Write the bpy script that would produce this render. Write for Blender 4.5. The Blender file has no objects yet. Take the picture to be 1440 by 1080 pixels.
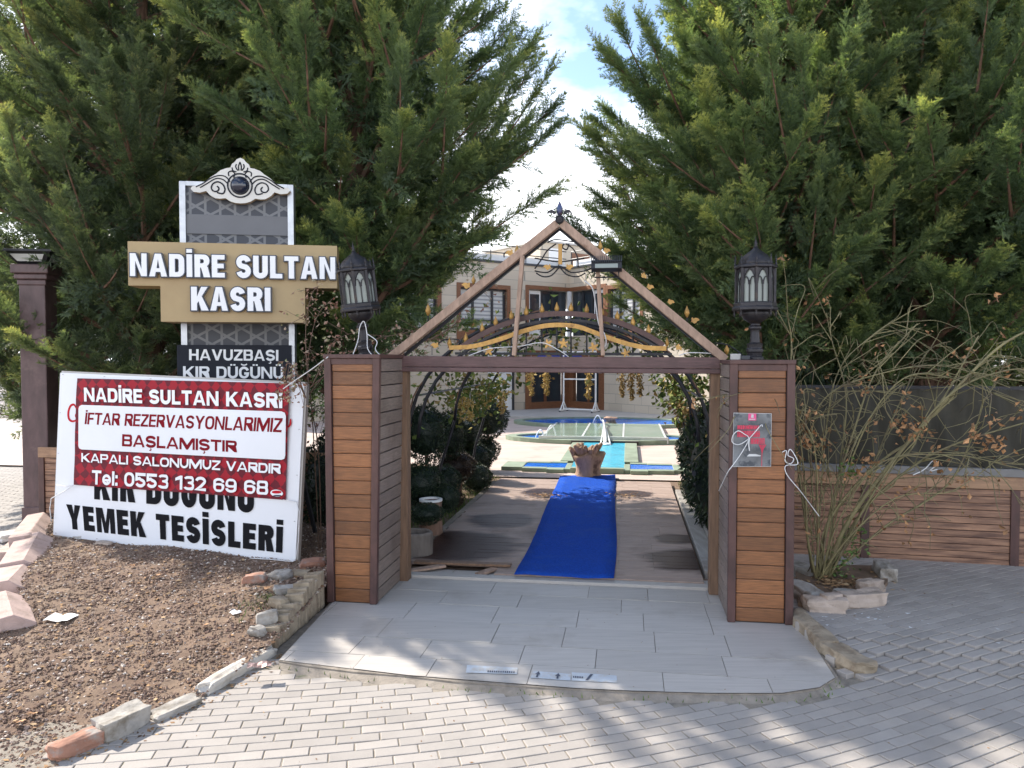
import bpy, bmesh, math, random
import numpy as np
from mathutils import Vector, Matrix
R = math.radians
random.seed(7)
S = bpy.context.scene
COL = S.collection
# ---------------------------------------------------------------- camera
PITCH = R(1.86); FPX = 1080.0; CAMH = 1.8
cd = bpy.data.cameras.new('camera'); cam = bpy.data.objects.new('camera', cd); COL.objects.link(cam)
cd.sensor_width = 36; cd.lens = 27.0; cd.clip_start = .05; cd.clip_end = 2000
cam.location = (0, 0, CAMH); cam.rotation_euler = (R(90)-PITCH, 0, 0); S.camera = cam
# ---------------------------------------------------------------- light
SUN_EL, SUN_AZ = 39.0, 57.0            # azimuth: degrees to the left of the view direction
sd = bpy.data.lights.new('sun', 'SUN'); sun = bpy.data.objects.new('sun', sd); COL.objects.link(sun)
sd.energy = 4.3; sd.angle = R(.55); sd.color = (1, .925, .82)
sdir = Vector((-math.sin(R(SUN_AZ))*math.cos(R(SUN_EL)), math.cos(R(SUN_AZ))*math.cos(R(SUN_EL)), math.sin(R(SUN_EL))))
sun.rotation_euler = (-sdir).to_track_quat('-Z', 'Y').to_euler()
W = bpy.data.worlds.new('World'); S.world = W; W.use_nodes = True
nt = W.node_tree; nt.nodes.clear()
sky = nt.nodes.new('ShaderNodeTexSky'); sky.sky_type = 'NISHITA'; sky.sun_disc = False
sky.sun_elevation = R(SUN_EL); sky.sun_rotation = R(-SUN_AZ); sky.air_density = 1.0; sky.dust_density = 1.2; sky.altitude = 800
bg = nt.nodes.new('ShaderNodeBackground'); bg.inputs[1].default_value = .15
out = nt.nodes.new('ShaderNodeOutputWorld')
tc = nt.nodes.new('ShaderNodeTexCoord'); mp = nt.nodes.new('ShaderNodeMapping'); mp.inputs['Scale'].default_value = (1.0, 1.0, 2.0)
mp.inputs['Location'].default_value = (.33, .1, .0)
nz = nt.nodes.new('ShaderNodeTexNoise'); nz.inputs['Scale'].default_value = 2.0; nz.inputs['Detail'].default_value = 7; nz.inputs['Roughness'].default_value = .55
cr = nt.nodes.new('ShaderNodeValToRGB'); cr.color_ramp.elements[0].position = .47; cr.color_ramp.elements[1].position = .66
sx = nt.nodes.new('ShaderNodeSeparateXYZ'); mr = nt.nodes.new('ShaderNodeMapRange')   # cloud bank towards the horizon
mr.inputs[1].default_value = .10; mr.inputs[2].default_value = .34; mr.inputs[3].default_value = .34; mr.inputs[4].default_value = -.03
ad = nt.nodes.new('ShaderNodeMath'); ad.operation = 'ADD'
mx = nt.nodes.new('ShaderNodeMixRGB'); mx.inputs[2].default_value = (8.6, 8.8, 9.2, 1)
L = nt.links.new
L(tc.outputs['Generated'], mp.inputs[0]); L(mp.outputs[0], nz.inputs[0])
L(tc.outputs['Generated'], sx.inputs[0]); L(sx.outputs[2], mr.inputs[0]); L(nz.outputs[0], ad.inputs[0]); L(mr.outputs[0], ad.inputs[1])
L(ad.outputs[0], cr.inputs[0]); L(cr.outputs[0], mx.inputs[0]); L(sky.outputs[0], mx.inputs[1]); L(mx.outputs[0], bg.inputs[0]); L(bg.outputs[0], out.inputs[0])
S.view_settings.view_transform = 'Standard'; S.view_settings.look = 'None'; S.view_settings.gamma = 1; S.view_settings.exposure = 1.1
S.cycles.max_bounces = 6; S.cycles.transparent_max_bounces = 8
try:
    S.cycles.use_denoising = True
except Exception: pass
# ---------------------------------------------------------------- picture -> place helpers
_F = Vector((0, math.cos(PITCH), -math.sin(PITCH))); _U = Vector((0, math.sin(PITCH), math.cos(PITCH))); _C = Vector((0, 0, CAMH))
def ray(px, py): return _F + Vector((1, 0, 0))*((px-720)/FPX) + _U*((540-py)/FPX)
def P(px, py, Y):
    d = ray(px, py); return _C + d*(Y/d.y)
def G(px, py, z=0.0):
    d = ray(px, py); return _C + d*((z-CAMH)/d.z)
YAW = R(8.6); GO = G(528, 850)
GM = Matrix.Translation(GO) @ Matrix.Rotation(-YAW, 4, 'Z')       # gate frame: x along the gate, y inwards
def gp(u, v, z=0): return GM @ Vector((u, v, z))
# ---------------------------------------------------------------- object helpers
def tag(o, label=None, cat=None, group=None, kind=None):
    if label: o['label'] = label
    if cat: o['category'] = cat
    if group: o['group'] = group
    if kind: o['kind'] = kind
    return o
def thing(name, label, cat, loc=(0, 0, 0), rotz=0, group=None):
    o = bpy.data.objects.new(name, None); COL.objects.link(o); o.empty_display_size = .1
    o.location = loc; o.rotation_euler = (0, 0, rotz)
    return tag(o, label, cat, group)
def mw(o):
    m = Matrix.Translation(o.location) @ o.rotation_euler.to_matrix().to_4x4()
    return m
def link(name, me, parent=None, mat=None, local=False):
    o = bpy.data.objects.new(name, me); COL.objects.link(o)
    if mat: me.materials.append(mat)
    if parent:
        o.parent = parent
        if not local and parent.type == 'EMPTY': o.matrix_parent_inverse = mw(parent).inverted()
    return o
def copy_tree(o, parent=None):
    c = o.copy(); COL.objects.link(c)
    if parent:
        m = o.matrix_parent_inverse.copy(); c.parent = parent; c.matrix_parent_inverse = m
    for ch in list(o.children): copy_tree(ch, c)
    return c
class MB:
    def __init__(s, M=None): s.v = []; s.f = []; s.M = M
    def add(s, vs, fs):
        n = len(s.v)
        for p in vs:
            p = Vector(p)
            s.v.append(s.M @ p if s.M is not None else p)
        s.f += [tuple(i+n for i in f) for f in fs]; return s
    def box(s, a, b, T=None):
        x0, y0, z0 = a; x1, y1, z1 = b
        vs = [Vector(p) for p in ((x0,y0,z0),(x1,y0,z0),(x1,y1,z0),(x0,y1,z0),(x0,y0,z1),(x1,y0,z1),(x1,y1,z1),(x0,y1,z1))]
        if T is not None: vs = [T @ p for p in vs]
        return s.add(vs, [(0,3,2,1),(4,5,6,7),(0,1,5,4),(1,2,6,5),(2,3,7,6),(3,0,4,7)])
    def bar(s, p, q, w, h, up=(0, 0, 1)):           # square bar between two points
        p = Vector(p); q = Vector(q); d = (q-p).normalized(); x = d.cross(Vector(up))
        if x.length < 1e-4: x = d.cross(Vector((1, 0, 0)))
        x.normalize(); y = x.cross(d)
        vs = [c + x*(i*w/2) + y*(j*h/2) for c in (p, q) for i, j in ((-1,-1),(1,-1),(1,1),(-1,1))]
        return s.add(vs, [(0,1,2,3),(7,6,5,4),(0,4,5,1),(1,5,6,2),(2,6,7,3),(3,7,4,0)])
    def tube(s, pts, r, n=6, cap=True):
        pts = [Vector(p) for p in pts]; m = len(pts)
        rs = [r]*m if not hasattr(r, '__len__') else r
        vs = []; pd = None
        for i, p in enumerate(pts):
            d = (pts[min(i+1, m-1)] - pts[max(i-1, 0)])
            if d.length < 1e-9: d = Vector((0, 0, 1))
            d.normalize()
            if pd is None:
                a = d.cross(Vector((0, 0, 1)))
                if a.length < .1: a = d.cross(Vector((1, 0, 0)))
            else: a = pd - d*pd.dot(d)
            a.normalize(); pd = a; b = d.cross(a)
            for k in range(n):
                t = 2*math.pi*k/n; vs.append(p + (a*math.cos(t)+b*math.sin(t))*rs[i])
        fs = [(i*n+k, i*n+(k+1) % n, (i+1)*n+(k+1) % n, (i+1)*n+k) for i in range(m-1) for k in range(n)]
        if cap: fs += [tuple(range(n-1, -1, -1)), tuple(range((m-1)*n, m*n))]
        return s.add(vs, fs)
    def lathe(s, prof, n=16, c=(0, 0, 0), ph=0.0, cap=True):
        c = Vector(c); vs = []; m = len(prof)
        for r, z in prof:
            for k in range(n):
                t = 2*math.pi*k/n+ph; vs.append(c+Vector((r*math.cos(t), r*math.sin(t), z)))
        fs = [(i*n+k, i*n+(k+1) % n, (i+1)*n+(k+1) % n, (i+1)*n+k) for i in range(m-1) for k in range(n)]
        if cap: fs += [tuple(range(n-1, -1, -1)), tuple(range((m-1)*n, m*n))]
        return s.add(vs, fs)
    def prism(s, poly, T, d):                       # polygon in T's xy plane, extruded d along T's z
        n = len(poly); ar = sum(poly[i][0]*poly[(i+1) % n][1]-poly[(i+1) % n][0]*poly[i][1] for i in range(n))
        if ar < 0: poly = poly[::-1]
        vs = [T @ Vector((x, y, 0)) for x, y in poly] + [T @ Vector((x, y, d)) for x, y in poly]
        fs = [tuple(range(n-1, -1, -1)), tuple(range(n, 2*n))] + [(i, (i+1) % n, (i+1) % n+n, i+n) for i in range(n)]
        return s.add(vs, fs)
    def mesh(s, name):
        me = bpy.data.meshes.new(name); me.from_pydata([tuple(p) for p in s.v], [], s.f); me.update(); return me
    def build(s, name, mat, parent=None, bevel=0, smooth=False, seg=2, local=False, jit=0):
        if jit:
            for p in s.v: p += Vector((random.uniform(-jit, jit), random.uniform(-jit, jit), random.uniform(-jit, jit)))
        me = s.mesh(name)
        if smooth: me.polygons.foreach_set('use_smooth', [True]*len(me.polygons))
        o = link(name, me, parent, mat, local)
        if bevel:
            b = o.modifiers.new('b', 'BEVEL'); b.width = bevel; b.segments = seg; b.limit_method = 'ANGLE'; b.angle_limit = R(40)
        return o
def np_mesh(name, V, F, mat, tint=None, smooth=False):      # V (n,3), F (m,k)
    me = bpy.data.meshes.new(name); k = F.shape[1]
    me.vertices.add(len(V)); me.vertices.foreach_set('co', V.astype(np.float32).ravel())
    me.loops.add(F.size); me.loops.foreach_set('vertex_index', F.astype(np.int32).ravel())
    me.polygons.add(len(F)); me.polygons.foreach_set('loop_start', np.arange(0, F.size, k, dtype=np.int32))
    try: me.polygons.foreach_set('loop_total', np.full(len(F), k, dtype=np.int32))
    except Exception: pass
    if tint is not None:
        a = me.attributes.new('tint', 'FLOAT', 'POINT'); a.data.foreach_set('value', tint.astype(np.float32))
    me.polygons.foreach_set('use_smooth', [bool(smooth)]*len(F))
    me.update(calc_edges=True); me.validate()
    if mat: me.materials.append(mat)
    return me
def struct(name, mb, mat, **k): return tag(mb.build(name, mat, **k), kind='structure')
# ---------------------------------------------------------------- materials
def lerpc(c, k): return (min(1, c[0]*k), min(1, c[1]*k), min(1, c[2]*k), 1)
MATS = {}
def mat(name, col, rough=.7, var=.25, scale=5, stretch=(1, 1, 1), island=.0, bump=.0, bscale=60, metal=0, col2=None, spec=.5, dirt=None, dirtscale=2.5, dirtlo=.5, dirthi=.7, trans=0, detail=6, rot=0):
    m = bpy.data.materials.new(name); m.use_nodes = True; n = m.node_tree.nodes; l = m.node_tree.links.new
    b = n['Principled BSDF']; b.inputs['Roughness'].default_value = rough; b.inputs['Metallic'].default_value = metal
    b.inputs['Specular IOR Level'].default_value = spec
    t = n.new('ShaderNodeTexCoord'); mp = n.new('ShaderNodeMapping'); mp.inputs['Scale'].default_value = stretch; mp.inputs['Rotation'].default_value = (0, 0, rot)
    l(t.outputs['Object'], mp.inputs[0])
    nz = n.new('ShaderNodeTexNoise'); nz.noise_dimensions = '4D'; nz.inputs['Scale'].default_value = scale; nz.inputs['Detail'].default_value = detail; nz.inputs['Roughness'].default_value = .6
    l(mp.outputs[0], nz.inputs['Vector'])
    g = n.new('ShaderNodeNewGeometry')
    mu = n.new('ShaderNodeMath'); mu.operation = 'MULTIPLY'; mu.inputs[1].default_value = 37.0
    l(g.outputs['Random Per Island'], mu.inputs[0]); l(mu.outputs[0], nz.inputs['W'])
    r = n.new('ShaderNodeValToRGB'); r.color_ramp.elements[0].position = .3; r.color_ramp.elements[1].position = .7
    r.color_ramp.elements[0].color = lerpc(col, 1-var) if col2 is None else (*col2, 1); r.color_ramp.elements[1].color = lerpc(col, 1+var)
    l(nz.outputs[0], r.inputs[0]); c = r.outputs[0]
    if dirt is not None:
        dn = n.new('ShaderNodeTexNoise'); dn.inputs['Scale'].default_value = dirtscale; dn.inputs['Detail'].default_value = 8; dn.inputs['Roughness'].default_value = .65
        l(t.outputs['Object'], dn.inputs['Vector'])
        dr = n.new('ShaderNodeMapRange'); dr.inputs[1].default_value = dirtlo; dr.inputs[2].default_value = dirthi; l(dn.outputs[0], dr.inputs[0])
        dm = n.new('ShaderNodeMixRGB'); dm.inputs[2].default_value = (*dirt, 1); l(dr.outputs[0], dm.inputs[0]); l(c, dm.inputs[1]); c = dm.outputs[0]
    if island:
        mr = n.new('ShaderNodeMapRange'); mr.inputs[3].default_value = 1-island; mr.inputs[4].default_value = 1+island
        l(g.outputs['Random Per Island'], mr.inputs[0])
        mm = n.new('ShaderNodeVectorMath'); mm.operation = 'SCALE'; l(c, mm.inputs[0]); l(mr.outputs[0], mm.inputs['Scale']); c = mm.outputs[0]
    l(c, b.inputs['Base Color'])
    if bump:
        bn = n.new('ShaderNodeTexNoise'); bn.inputs['Scale'].default_value = bscale; bn.inputs['Detail'].default_value = 5; l(mp.outputs[0], bn.inputs['Vector'])
        bp = n.new('ShaderNodeBump'); bp.inputs['Strength'].default_value = bump; bp.inputs['Distance'].default_value = .01
        l(bn.outputs[0], bp.inputs['Height']); l(bp.outputs[0], b.inputs['Normal'])
    if trans:
        b.inputs['Transmission Weight'].default_value = trans
    MATS[name] = m; return m
# ================================================================ materials in use
M_soil = mat('soil', (.175, .118, .078), .95, .45, 9, bump=.6, bscale=45, dirt=(.145, .09, .06), dirtlo=.45, dirthi=.65)
M_ground = mat('far ground', (.30, .27, .24), .95, .2, .6, bump=.3, bscale=20)
M_paver = mat('paver', (.325, .296, .268), .85, .07, 7, island=.10, bump=.2, bscale=120, dirt=(.27, .25, .225), dirtscale=1.3, dirtlo=.52, dirthi=.78)
M_joint = mat('joint sand', (.235, .205, .165), .95, .3, 25, bump=.4, bscale=90, dirt=(.10, .12, .05), dirtscale=3, dirtlo=.62, dirthi=.72)
M_tile = mat('travertine', (.43, .40, .365), .55, .10, 3.2, stretch=(1, 14, 1), rot=YAW, island=.07, bump=.06, bscale=80, dirt=(.30, .26, .22), dirtscale=1.6, dirtlo=.55, dirthi=.8)
M_mortar = mat('mortar', (.25, .215, .175), .95, .3, 14, bump=.5, bscale=70)
M_kerb = mat('pink kerb concrete', (.46, .34, .30), .9, .15, 10, island=.12, bump=.4, bscale=70, dirt=(.30, .22, .18), dirtscale=6, dirtlo=.52, dirthi=.7)
M_stone = mat('grey stone', (.34, .315, .28), .9, .3, 9, bump=.7, bscale=28, dirt=(.17, .145, .11), dirtscale=9, dirtlo=.5, dirthi=.68)
M_brick = mat('old brick', (.33, .17, .115), .95, .25, 8, bump=.6, bscale=30, dirt=(.30, .27, .24), dirtscale=8, dirtlo=.5, dirthi=.62)
M_rubble = mat('rubble wall', (.30, .245, .175), .95, .35, 8, bump=.8, bscale=22, dirt=(.20, .15, .10), dirtscale=7, dirtlo=.48, dirthi=.62)
M_bedstone = mat('tan bed stone', (.42, .34, .28), .9, .2, 9, bump=.6, bscale=30, dirt=(.26, .21, .17), dirtscale=8, dirtlo=.5, dirthi=.66)
GR = (.9, .9, 14)
M_plank = mat('varnished plank', (.215, .088, .033), .42, .42, 5, stretch=(2, 2, 34), island=.34, bump=.12, bscale=30, dirt=(.11, .045, .02), dirtscale=2.2, dirtlo=.5, dirthi=.78)
M_plank2 = mat('grey brown plank', (.205, .16, .135), .5, .35, 5, stretch=(2, 2, 30), island=.16, bump=.12, bscale=30, dirt=(.09, .06, .05), dirtscale=2, dirtlo=.5, dirthi=.8)  # greyer brown on the passage sides and backs of the pillars
M_trim = mat('purple brown trim', (.085, .040, .034), .5, .3, 6, stretch=(3, 3, 1), bump=.1, bscale=40, dirt=(.05, .025, .022), dirtscale=4)
M_lintel = mat('faded purple beam', (.11, .058, .055), .5, .4, 5, stretch=(1.5, 6, 30), bump=.12, bscale=20, dirt=(.075, .04, .038), dirtscale=3.5, dirtlo=.48, dirthi=.65)
M_raw = mat('raw timber', (.36, .245, .18), .75, .3, 5, stretch=(6, 6, 2), bump=.15, bscale=40, dirt=(.20, .12, .08), dirtscale=5, dirtlo=.56, dirthi=.68)
M_post = mat('brown post', (.18, .105, .062), .6, .35, 5, stretch=(9, 9, 1), bump=.15, bscale=30)
M_iron = mat('black iron', (.022, .022, .026), .45, .3, 20, bump=.15, bscale=150, metal=.3)
M_bronze = mat('dark bronze', (.026, .024, .028), .42, .35, 14, bump=.2, bscale=120, metal=.35, dirt=(.055, .04, .032), dirtscale=10, dirtlo=.55, dirthi=.7)
M_gold = mat('gold paint', (.48, .27, .07), .4, .25, 12, metal=.25, dirt=(.25, .13, .04), dirtscale=14, dirtlo=.55, dirthi=.7)
M_frost = mat('frosted lamp glass', (.26, .29, .265), .3, .12, 6)
M_brownpaint = mat('brown painted column', (.105, .062, .062), .45, .3, 4, stretch=(3, 3, 1), bump=.1, bscale=40, dirt=(.20, .13, .12), dirtscale=3, dirtlo=.55, dirthi=.75)
M_cream = mat('cream stone cladding', (.60, .54, .455), .8, .1, 2.4, bump=.2, bscale=30)
M_terracotta = mat('brown window wood', (.20, .082, .036), .55, .3, 5, stretch=(2, 2, 12), bump=.1, bscale=30)
M_white = mat('white paint', (.78, .78, .77), .5, .05, 5, dirt=(.6, .58, .55), dirtscale=4, dirtlo=.6, dirthi=.8)
M_glass = mat('dark window glass', (.03, .04, .05), .08, .2, 3, spec=.8)
M_blind = mat('pale blind', (.62, .62, .60), .6, .06, 4)
M_frame = mat('anthracite frame', (.03, .033, .04), .4, .2, 8)
M_grey = mat('light terrace stone', (.45, .43, .40), .75, .12, 4, bump=.1)
M_court = mat('stamped courtyard concrete', (.50, .40, .345), .8, .16, 1.2, stretch=(1, 3, 1), bump=.2, bscale=25, dirt=(.30, .21, .17), dirtscale=.9, dirtlo=.55, dirthi=.75)
M_deck = mat('deck board', (.36, .275, .23), .45, .16, 3, stretch=(2, 30, 2), rot=YAW, island=.06, bump=.25, bscale=20, dirt=(.13, .095, .075), dirtscale=1.0, dirtlo=.52, dirthi=.75)
M_wet = mat('wet deck board', (.036, .020, .016), .3, .4, 3, stretch=(2, 20, 2), rot=YAW, spec=.2, island=.1, bump=.15, bscale=14)
M_green = mat('green slate coping', (.235, .29, .205), .7, .22, 2.4, bump=.15, bscale=20, dirt=(.16, .19, .13), dirtscale=2, dirtlo=.5, dirthi=.7)
M_dark = mat('shaded riser stone', (.06, .05, .045), .8, .2, 4)  # near black for the coping's front, its shade put into the colour
M_leafdry = mat('dry leaf', (.36, .19, .085), .8, .35, 20, island=.45)
M_leafgreen = mat('fresh leaf', (.085, .15, .03), .6, .3, 20, island=.35)
M_bark = mat('reddish bark', (.17, .095, .062), .9, .4, 9, stretch=(3, 3, 1), bump=.6, bscale=30)
M_black = mat('matt black', (.012, .012, .014), .6, .2, 10)
M_cable = mat('white cable', (.66, .66, .66), .5, .05, 10)
M_blue = mat('blue carpet', (.012, .075, .44), .95, .35, 90, bump=.9, bscale=260, spec=.12, dirt=(.03, .10, .40), dirtscale=3.5, dirtlo=.5, dirthi=.75)
def island_mat(name, stops, rough=.9, bump=.3, bscale=80):
    m = bpy.data.materials.new(name); m.use_nodes = True; n = m.node_tree.nodes; l = m.node_tree.links.new
    g = n.new('ShaderNodeNewGeometry'); r = n.new('ShaderNodeValToRGB')
    while len(r.color_ramp.elements) < len(stops): r.color_ramp.elements.new(.5)
    for e, (p, c) in zip(r.color_ramp.elements, stops): e.position = p; e.color = (*c, 1)
    l(g.outputs['Random Per Island'], r.inputs[0]); b = n['Principled BSDF']; l(r.outputs[0], b.inputs['Base Color']); b.inputs['Roughness'].default_value = rough
    return m
M_gravel = island_mat('gravel stones', [(0, (.10, .058, .042)), (.35, (.20, .128, .09)), (.6, (.27, .195, .14)), (.8, (.16, .092, .068)), (.93, (.42, .34, .28)), (1, (.58, .52, .45))])
M_litter = island_mat('leaf litter', [(0, (.09, .05, .03)), (.4, (.24, .13, .06)), (.75, (.36, .22, .10)), (1, (.45, .32, .18))])
def water_mat(name, col, rough=.04, scale=6, tiles=None, tcol=(0, 0, 0)):
    m = mat(name, col, .12, .18, 3, bump=0, spec=.16); n = m.node_tree.nodes; l = m.node_tree.links.new; b = n['Principled BSDF']
    t = n.new('ShaderNodeTexCoord'); z = n.new('ShaderNodeTexNoise'); z.inputs['Scale'].default_value = scale; z.inputs['Detail'].default_value = 3; l(t.outputs['Object'], z.inputs['Vector'])
    bp = n.new('ShaderNodeBump'); bp.inputs['Strength'].default_value = .35; bp.inputs['Distance'].default_value = .05; l(z.outputs[0], bp.inputs['Height']); l(bp.outputs[0], b.inputs['Normal'])
    return m
M_water = water_mat('deep blue pool water', (.012, .15, .62)); M_water2 = water_mat('turquoise channel water', (.08, .46, .62), scale=14)
# ================================================================ ground, road, pavers
mb = MB(); mb.add([(-300, -60, -.09), (300, -60, -.09), (300, 500, -.09), (-300, 500, -.09)], [(0, 1, 2, 3)]); struct('ground', mb, M_ground)
def brick_mat():
    m = mat('road pavers far', (.42, .37, .34), .85, .12, 3)
    n = m.node_tree.nodes; l = m.node_tree.links.new; b = n['Principled BSDF']; br = n.new('ShaderNodeTexBrick'); t = n.new('ShaderNodeTexCoord')
    br.inputs['Scale'].default_value = 1; br.inputs['Brick Width'].default_value = .21; br.inputs['Row Height'].default_value = .105; br.inputs['Mortar Size'].default_value = .006
    br.inputs['Color1'].default_value = (.36, .31, .285, 1); br.inputs['Color2'].default_value = (.31, .275, .255, 1); br.inputs['Mortar'].default_value = (.25, .22, .2, 1)
    l(t.outputs['Object'], br.inputs['Vector']); l(br.outputs[0], b.inputs['Base Color']); return m
mb = MB(); mb.add([(-30, -6, -.0345), (30, -6, -.0345), (30, 5.6, -.0345), (-4.9, 5.6, -.0345), (-4.9, 14, -.0345), (-30, 14, -.0345)], [(0, 1, 2, 3, 4, 5)]); struct('paving_bed', mb, M_joint)
mb = MB(); mb.add([(-5.05, 14.0, -.035), (-30, 14.0, -.035), (-48, 130, -.035), (-9.5, 130, -.035), (-6.2, 30, -.035)], [(0, 4, 3, 2, 1)]); struct('road', mb, brick_mat())
# apron outline (world), used to keep pavers away
apx = [(465, 850), (392, 928), (432, 935), (495, 943), (573, 949), (640, 957), (727, 963), (803, 967), (890, 971), (1000, 974), (1100, 974), (1152, 966), (1178, 950), (1112, 880)]
APR = [G(x, y) for x, y in apx]
def inside(poly, x, y):
    c = False; n = len(poly)
    for i in range(n):
        a, b = poly[i], poly[i-1]
        if (a[1] > y) != (b[1] > y) and x < (b[0]-a[0])*(y-a[1])/(b[1]-a[1])+a[0]: c = not c
    return c
bedpx = [(-260, 1200), (20, 1092), (70, 1066), (205, 1020), (280, 985), (375, 930), (400, 912), (465, 850)]
BEDF = [G(x, y, -.03) for x, y in bedpx]
KL = [G(-300, 1040, 0), G(-60, 960, 0), G(0, 893, 0), G(30, 845, 0), G(62, 775, .05), G(70, 728, .08)]
BED = [(p.x, p.y) for p in BEDF] + [(-1.2, 12), (-4.7, 12)] + [(p.x, p.y) for p in KL[::-1]]
APRB = [((p.x-.3)*1.03+.3, p.y-.05 if p.y < 5 else p.y+.4) for p in APR]
def h_row(s):      # the rows of pavers bend: 9 degrees in front of the bed, 27 beside the gate
    a = lambda q: math.tan(R(9+18*min(1, max(0, (q+1.2)/3.4))))
    n = 24; t = 0
    for i in range(n): t += a(s*(i+.5)/n)*s/n
    return t
def pave_up(x, y):     # the paving beside the gate lies a kerb higher and ramps down to the front
    q = lambda t: (lambda k: k*k*(3-2*k))(min(1, max(0, t)))
    return .085*q((y-4.15)/.75)*q((x-(1.62+.10*(5.3-y)/.9))/.12)
def bricks(rows, xr, test, jit=.0009):
    V = []; F = []
    for j in rows:
        s = xr[0] + (j % 2)*.103
        while s < xr[1]:
            y0 = h_row(s); ang = math.atan((h_row(s+.01)-h_row(s-.01))/.02); c = math.cos(ang)
            y = j*.0815 + y0; x = s
            if test(x, y):
                hw = .0985*c**0 - .001; hh = .04075*c - .0026; hw = .103 - .0032
                a = ang + random.uniform(-.012, .012); ca, sa = math.cos(a), math.sin(a); z = -.03 + pave_up(x, y) + random.uniform(-jit, jit); n = len(V); sk = -.045-pave_up(x, y)
                tx, ty = random.uniform(-.004, .004), random.uniform(-.004, .004)
                for k, (ins, zz) in enumerate(((0, sk), (0, -.0025), (.003, 0))):
                    for ux, uy in ((-1, -1), (1, -1), (1, 1), (-1, 1)):
                        lx, ly = ux*(hw-ins), uy*(hh-ins); V.append((x+lx*ca-ly*sa, y+lx*sa+ly*ca, z+zz+lx*tx*3+ly*ty*3))
                F.append((n+8, n+9, n+10, n+11))
                for k in (0, 4):
                    for i in range(4): F.append((n+k+i, n+k+(i+1) % 4, n+k+4+(i+1) % 4, n+k+4+i))
            s += .206*math.cos(ang)
    return np.array(V), np.array(F)
def pav_ok(x, y):
    if y < 1.3 or y > 13.8: return False
    if inside(BED, x, y) or inside(APRB, x, y): return False
    if y > 5.6 and -4.6 < x < 2.0: return False
    if x > 1.7 and y > 7.2-.2*(x-1.7): return False
    if x < -4.6 and y < 4.5 and x < -6: return False
    if abs(x) > .78*y+.5 and x < 0 and y < 5: return False
    return x < 7.5 and x > -10
V, F = bricks(range(-26, 250), (-10, 7.6), pav_ok)
tag(link('paving', np_mesh('paving', V, F, M_paver)), kind='structure')
# travertine apron in front of and under the gate
bm = bmesh.new()
v = -1.95; row = 0
while v < .72:
    d = random.choice((.30, .30, .36)); u = -1.5 + random.uniform(-.3, 0)
    while u < 4.6:
        w = random.choice((.45, .58, .6, .62, .75)); g = .0022
        pts = [(u+g, v+g), (u+w-g, v+g), (u+w-g, v+d-g), (u+g, v+d-g)]; dz = random.uniform(-.0025, .0012)
        t = [bm.verts.new(gp(a, b, dz)) for a, b in pts]; q = [bm.verts.new(gp(a, b, -.02)) for a, b in pts]
        bm.faces.new(t)
        for i in range(4): bm.faces.new((q[i], q[(i+1) % 4], t[(i+1) % 4], t[i]))
        u += w
    v += d; row += 1
cut = APR[1:13]; cen = Vector((.25, 5, 0))
cutters = [(cut[i], cut[i+1]) for i in range(len(cut)-1)] + [(gp(-.42, .72), gp(-.42, .0)), (gp(2.99, 0), gp(2.99, .7))] + [(APR[0], APR[1])] + [(APR[12], gp(2.99, -.1))]
for a, b in cutters:
    d = (b-a); nrm = Vector((d.y, -d.x, 0)).normalized()
    if nrm.dot(cen-a) > 0: nrm = -nrm
    bmesh.ops.bisect_plane(bm, geom=bm.verts[:]+bm.edges[:]+bm.faces[:], plane_co=a, plane_no=nrm, clear_outer=True)
me = bpy.data.meshes.new('entrance_paving'); bm.to_mesh(me); bm.free(); tag(link('entrance_paving', me, mat=M_tile), kind='structure')
mb = MB(); poly = [(p.x, p.y) for p in APR[1:13]] + [(gp(3.0, .7).x, gp(3.0, .7).y), (gp(-.43, .72).x, gp(-.43, .72).y)]
mb.prism(poly, Matrix.Translation((0, 0, -.085)), .079); struct('entrance_slab', mb, M_mortar)
# sandy mortar between the apron's front and the pavers
mb = MB(); pts = [Vector((p.x, p.y-.02, -.018)) for p in APR[1:13]]; n = len(pts)
for p in pts: mb.v += [p+Vector((0, .03, .006)), p+Vector((random.uniform(-.02, .02), random.uniform(-.06, -.03), -.016))]
mb.f = [(2*i, 2*i+1, 2*i+3, 2*i+2) for i in range(n-1)]; struct('mortar_path', mb, M_mortar)
# ================================================================ gravel bed
def bed_z(x, y):
    t = min(1, max(0, (y-3.3)/3.0)); t = t*t*(3-2*t); return -.045 + .215*t + .012*math.sin(3.1*x+1)*math.sin(2.7*y) + .006*math.sin(9*x)*math.sin(8*y+2)
g = .07; V = []; F = []; idx = {}
nx = int(5.2/g)+60; ny = int(9.5/g)+30
for j in range(ny):
    for i in range(nx):
        x = -8.2 + i*g; y = 2.2 + j*g
        if all(inside(BED, x+a, y+b) for a, b in ((0, 0), (g, 0), (0, g), (g, g))):
            q = []
            for a, b in ((0, 0), (1, 0), (1, 1), (0, 1)):
                k = (i+a, j+b)
                if k not in idx: idx[k] = len(V); V.append((x+a*g, y+b*g, bed_z(x+a*g, y+b*g)+random.uniform(-.006, .006)))
                q.append(idx[k])
            F.append(q)
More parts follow.
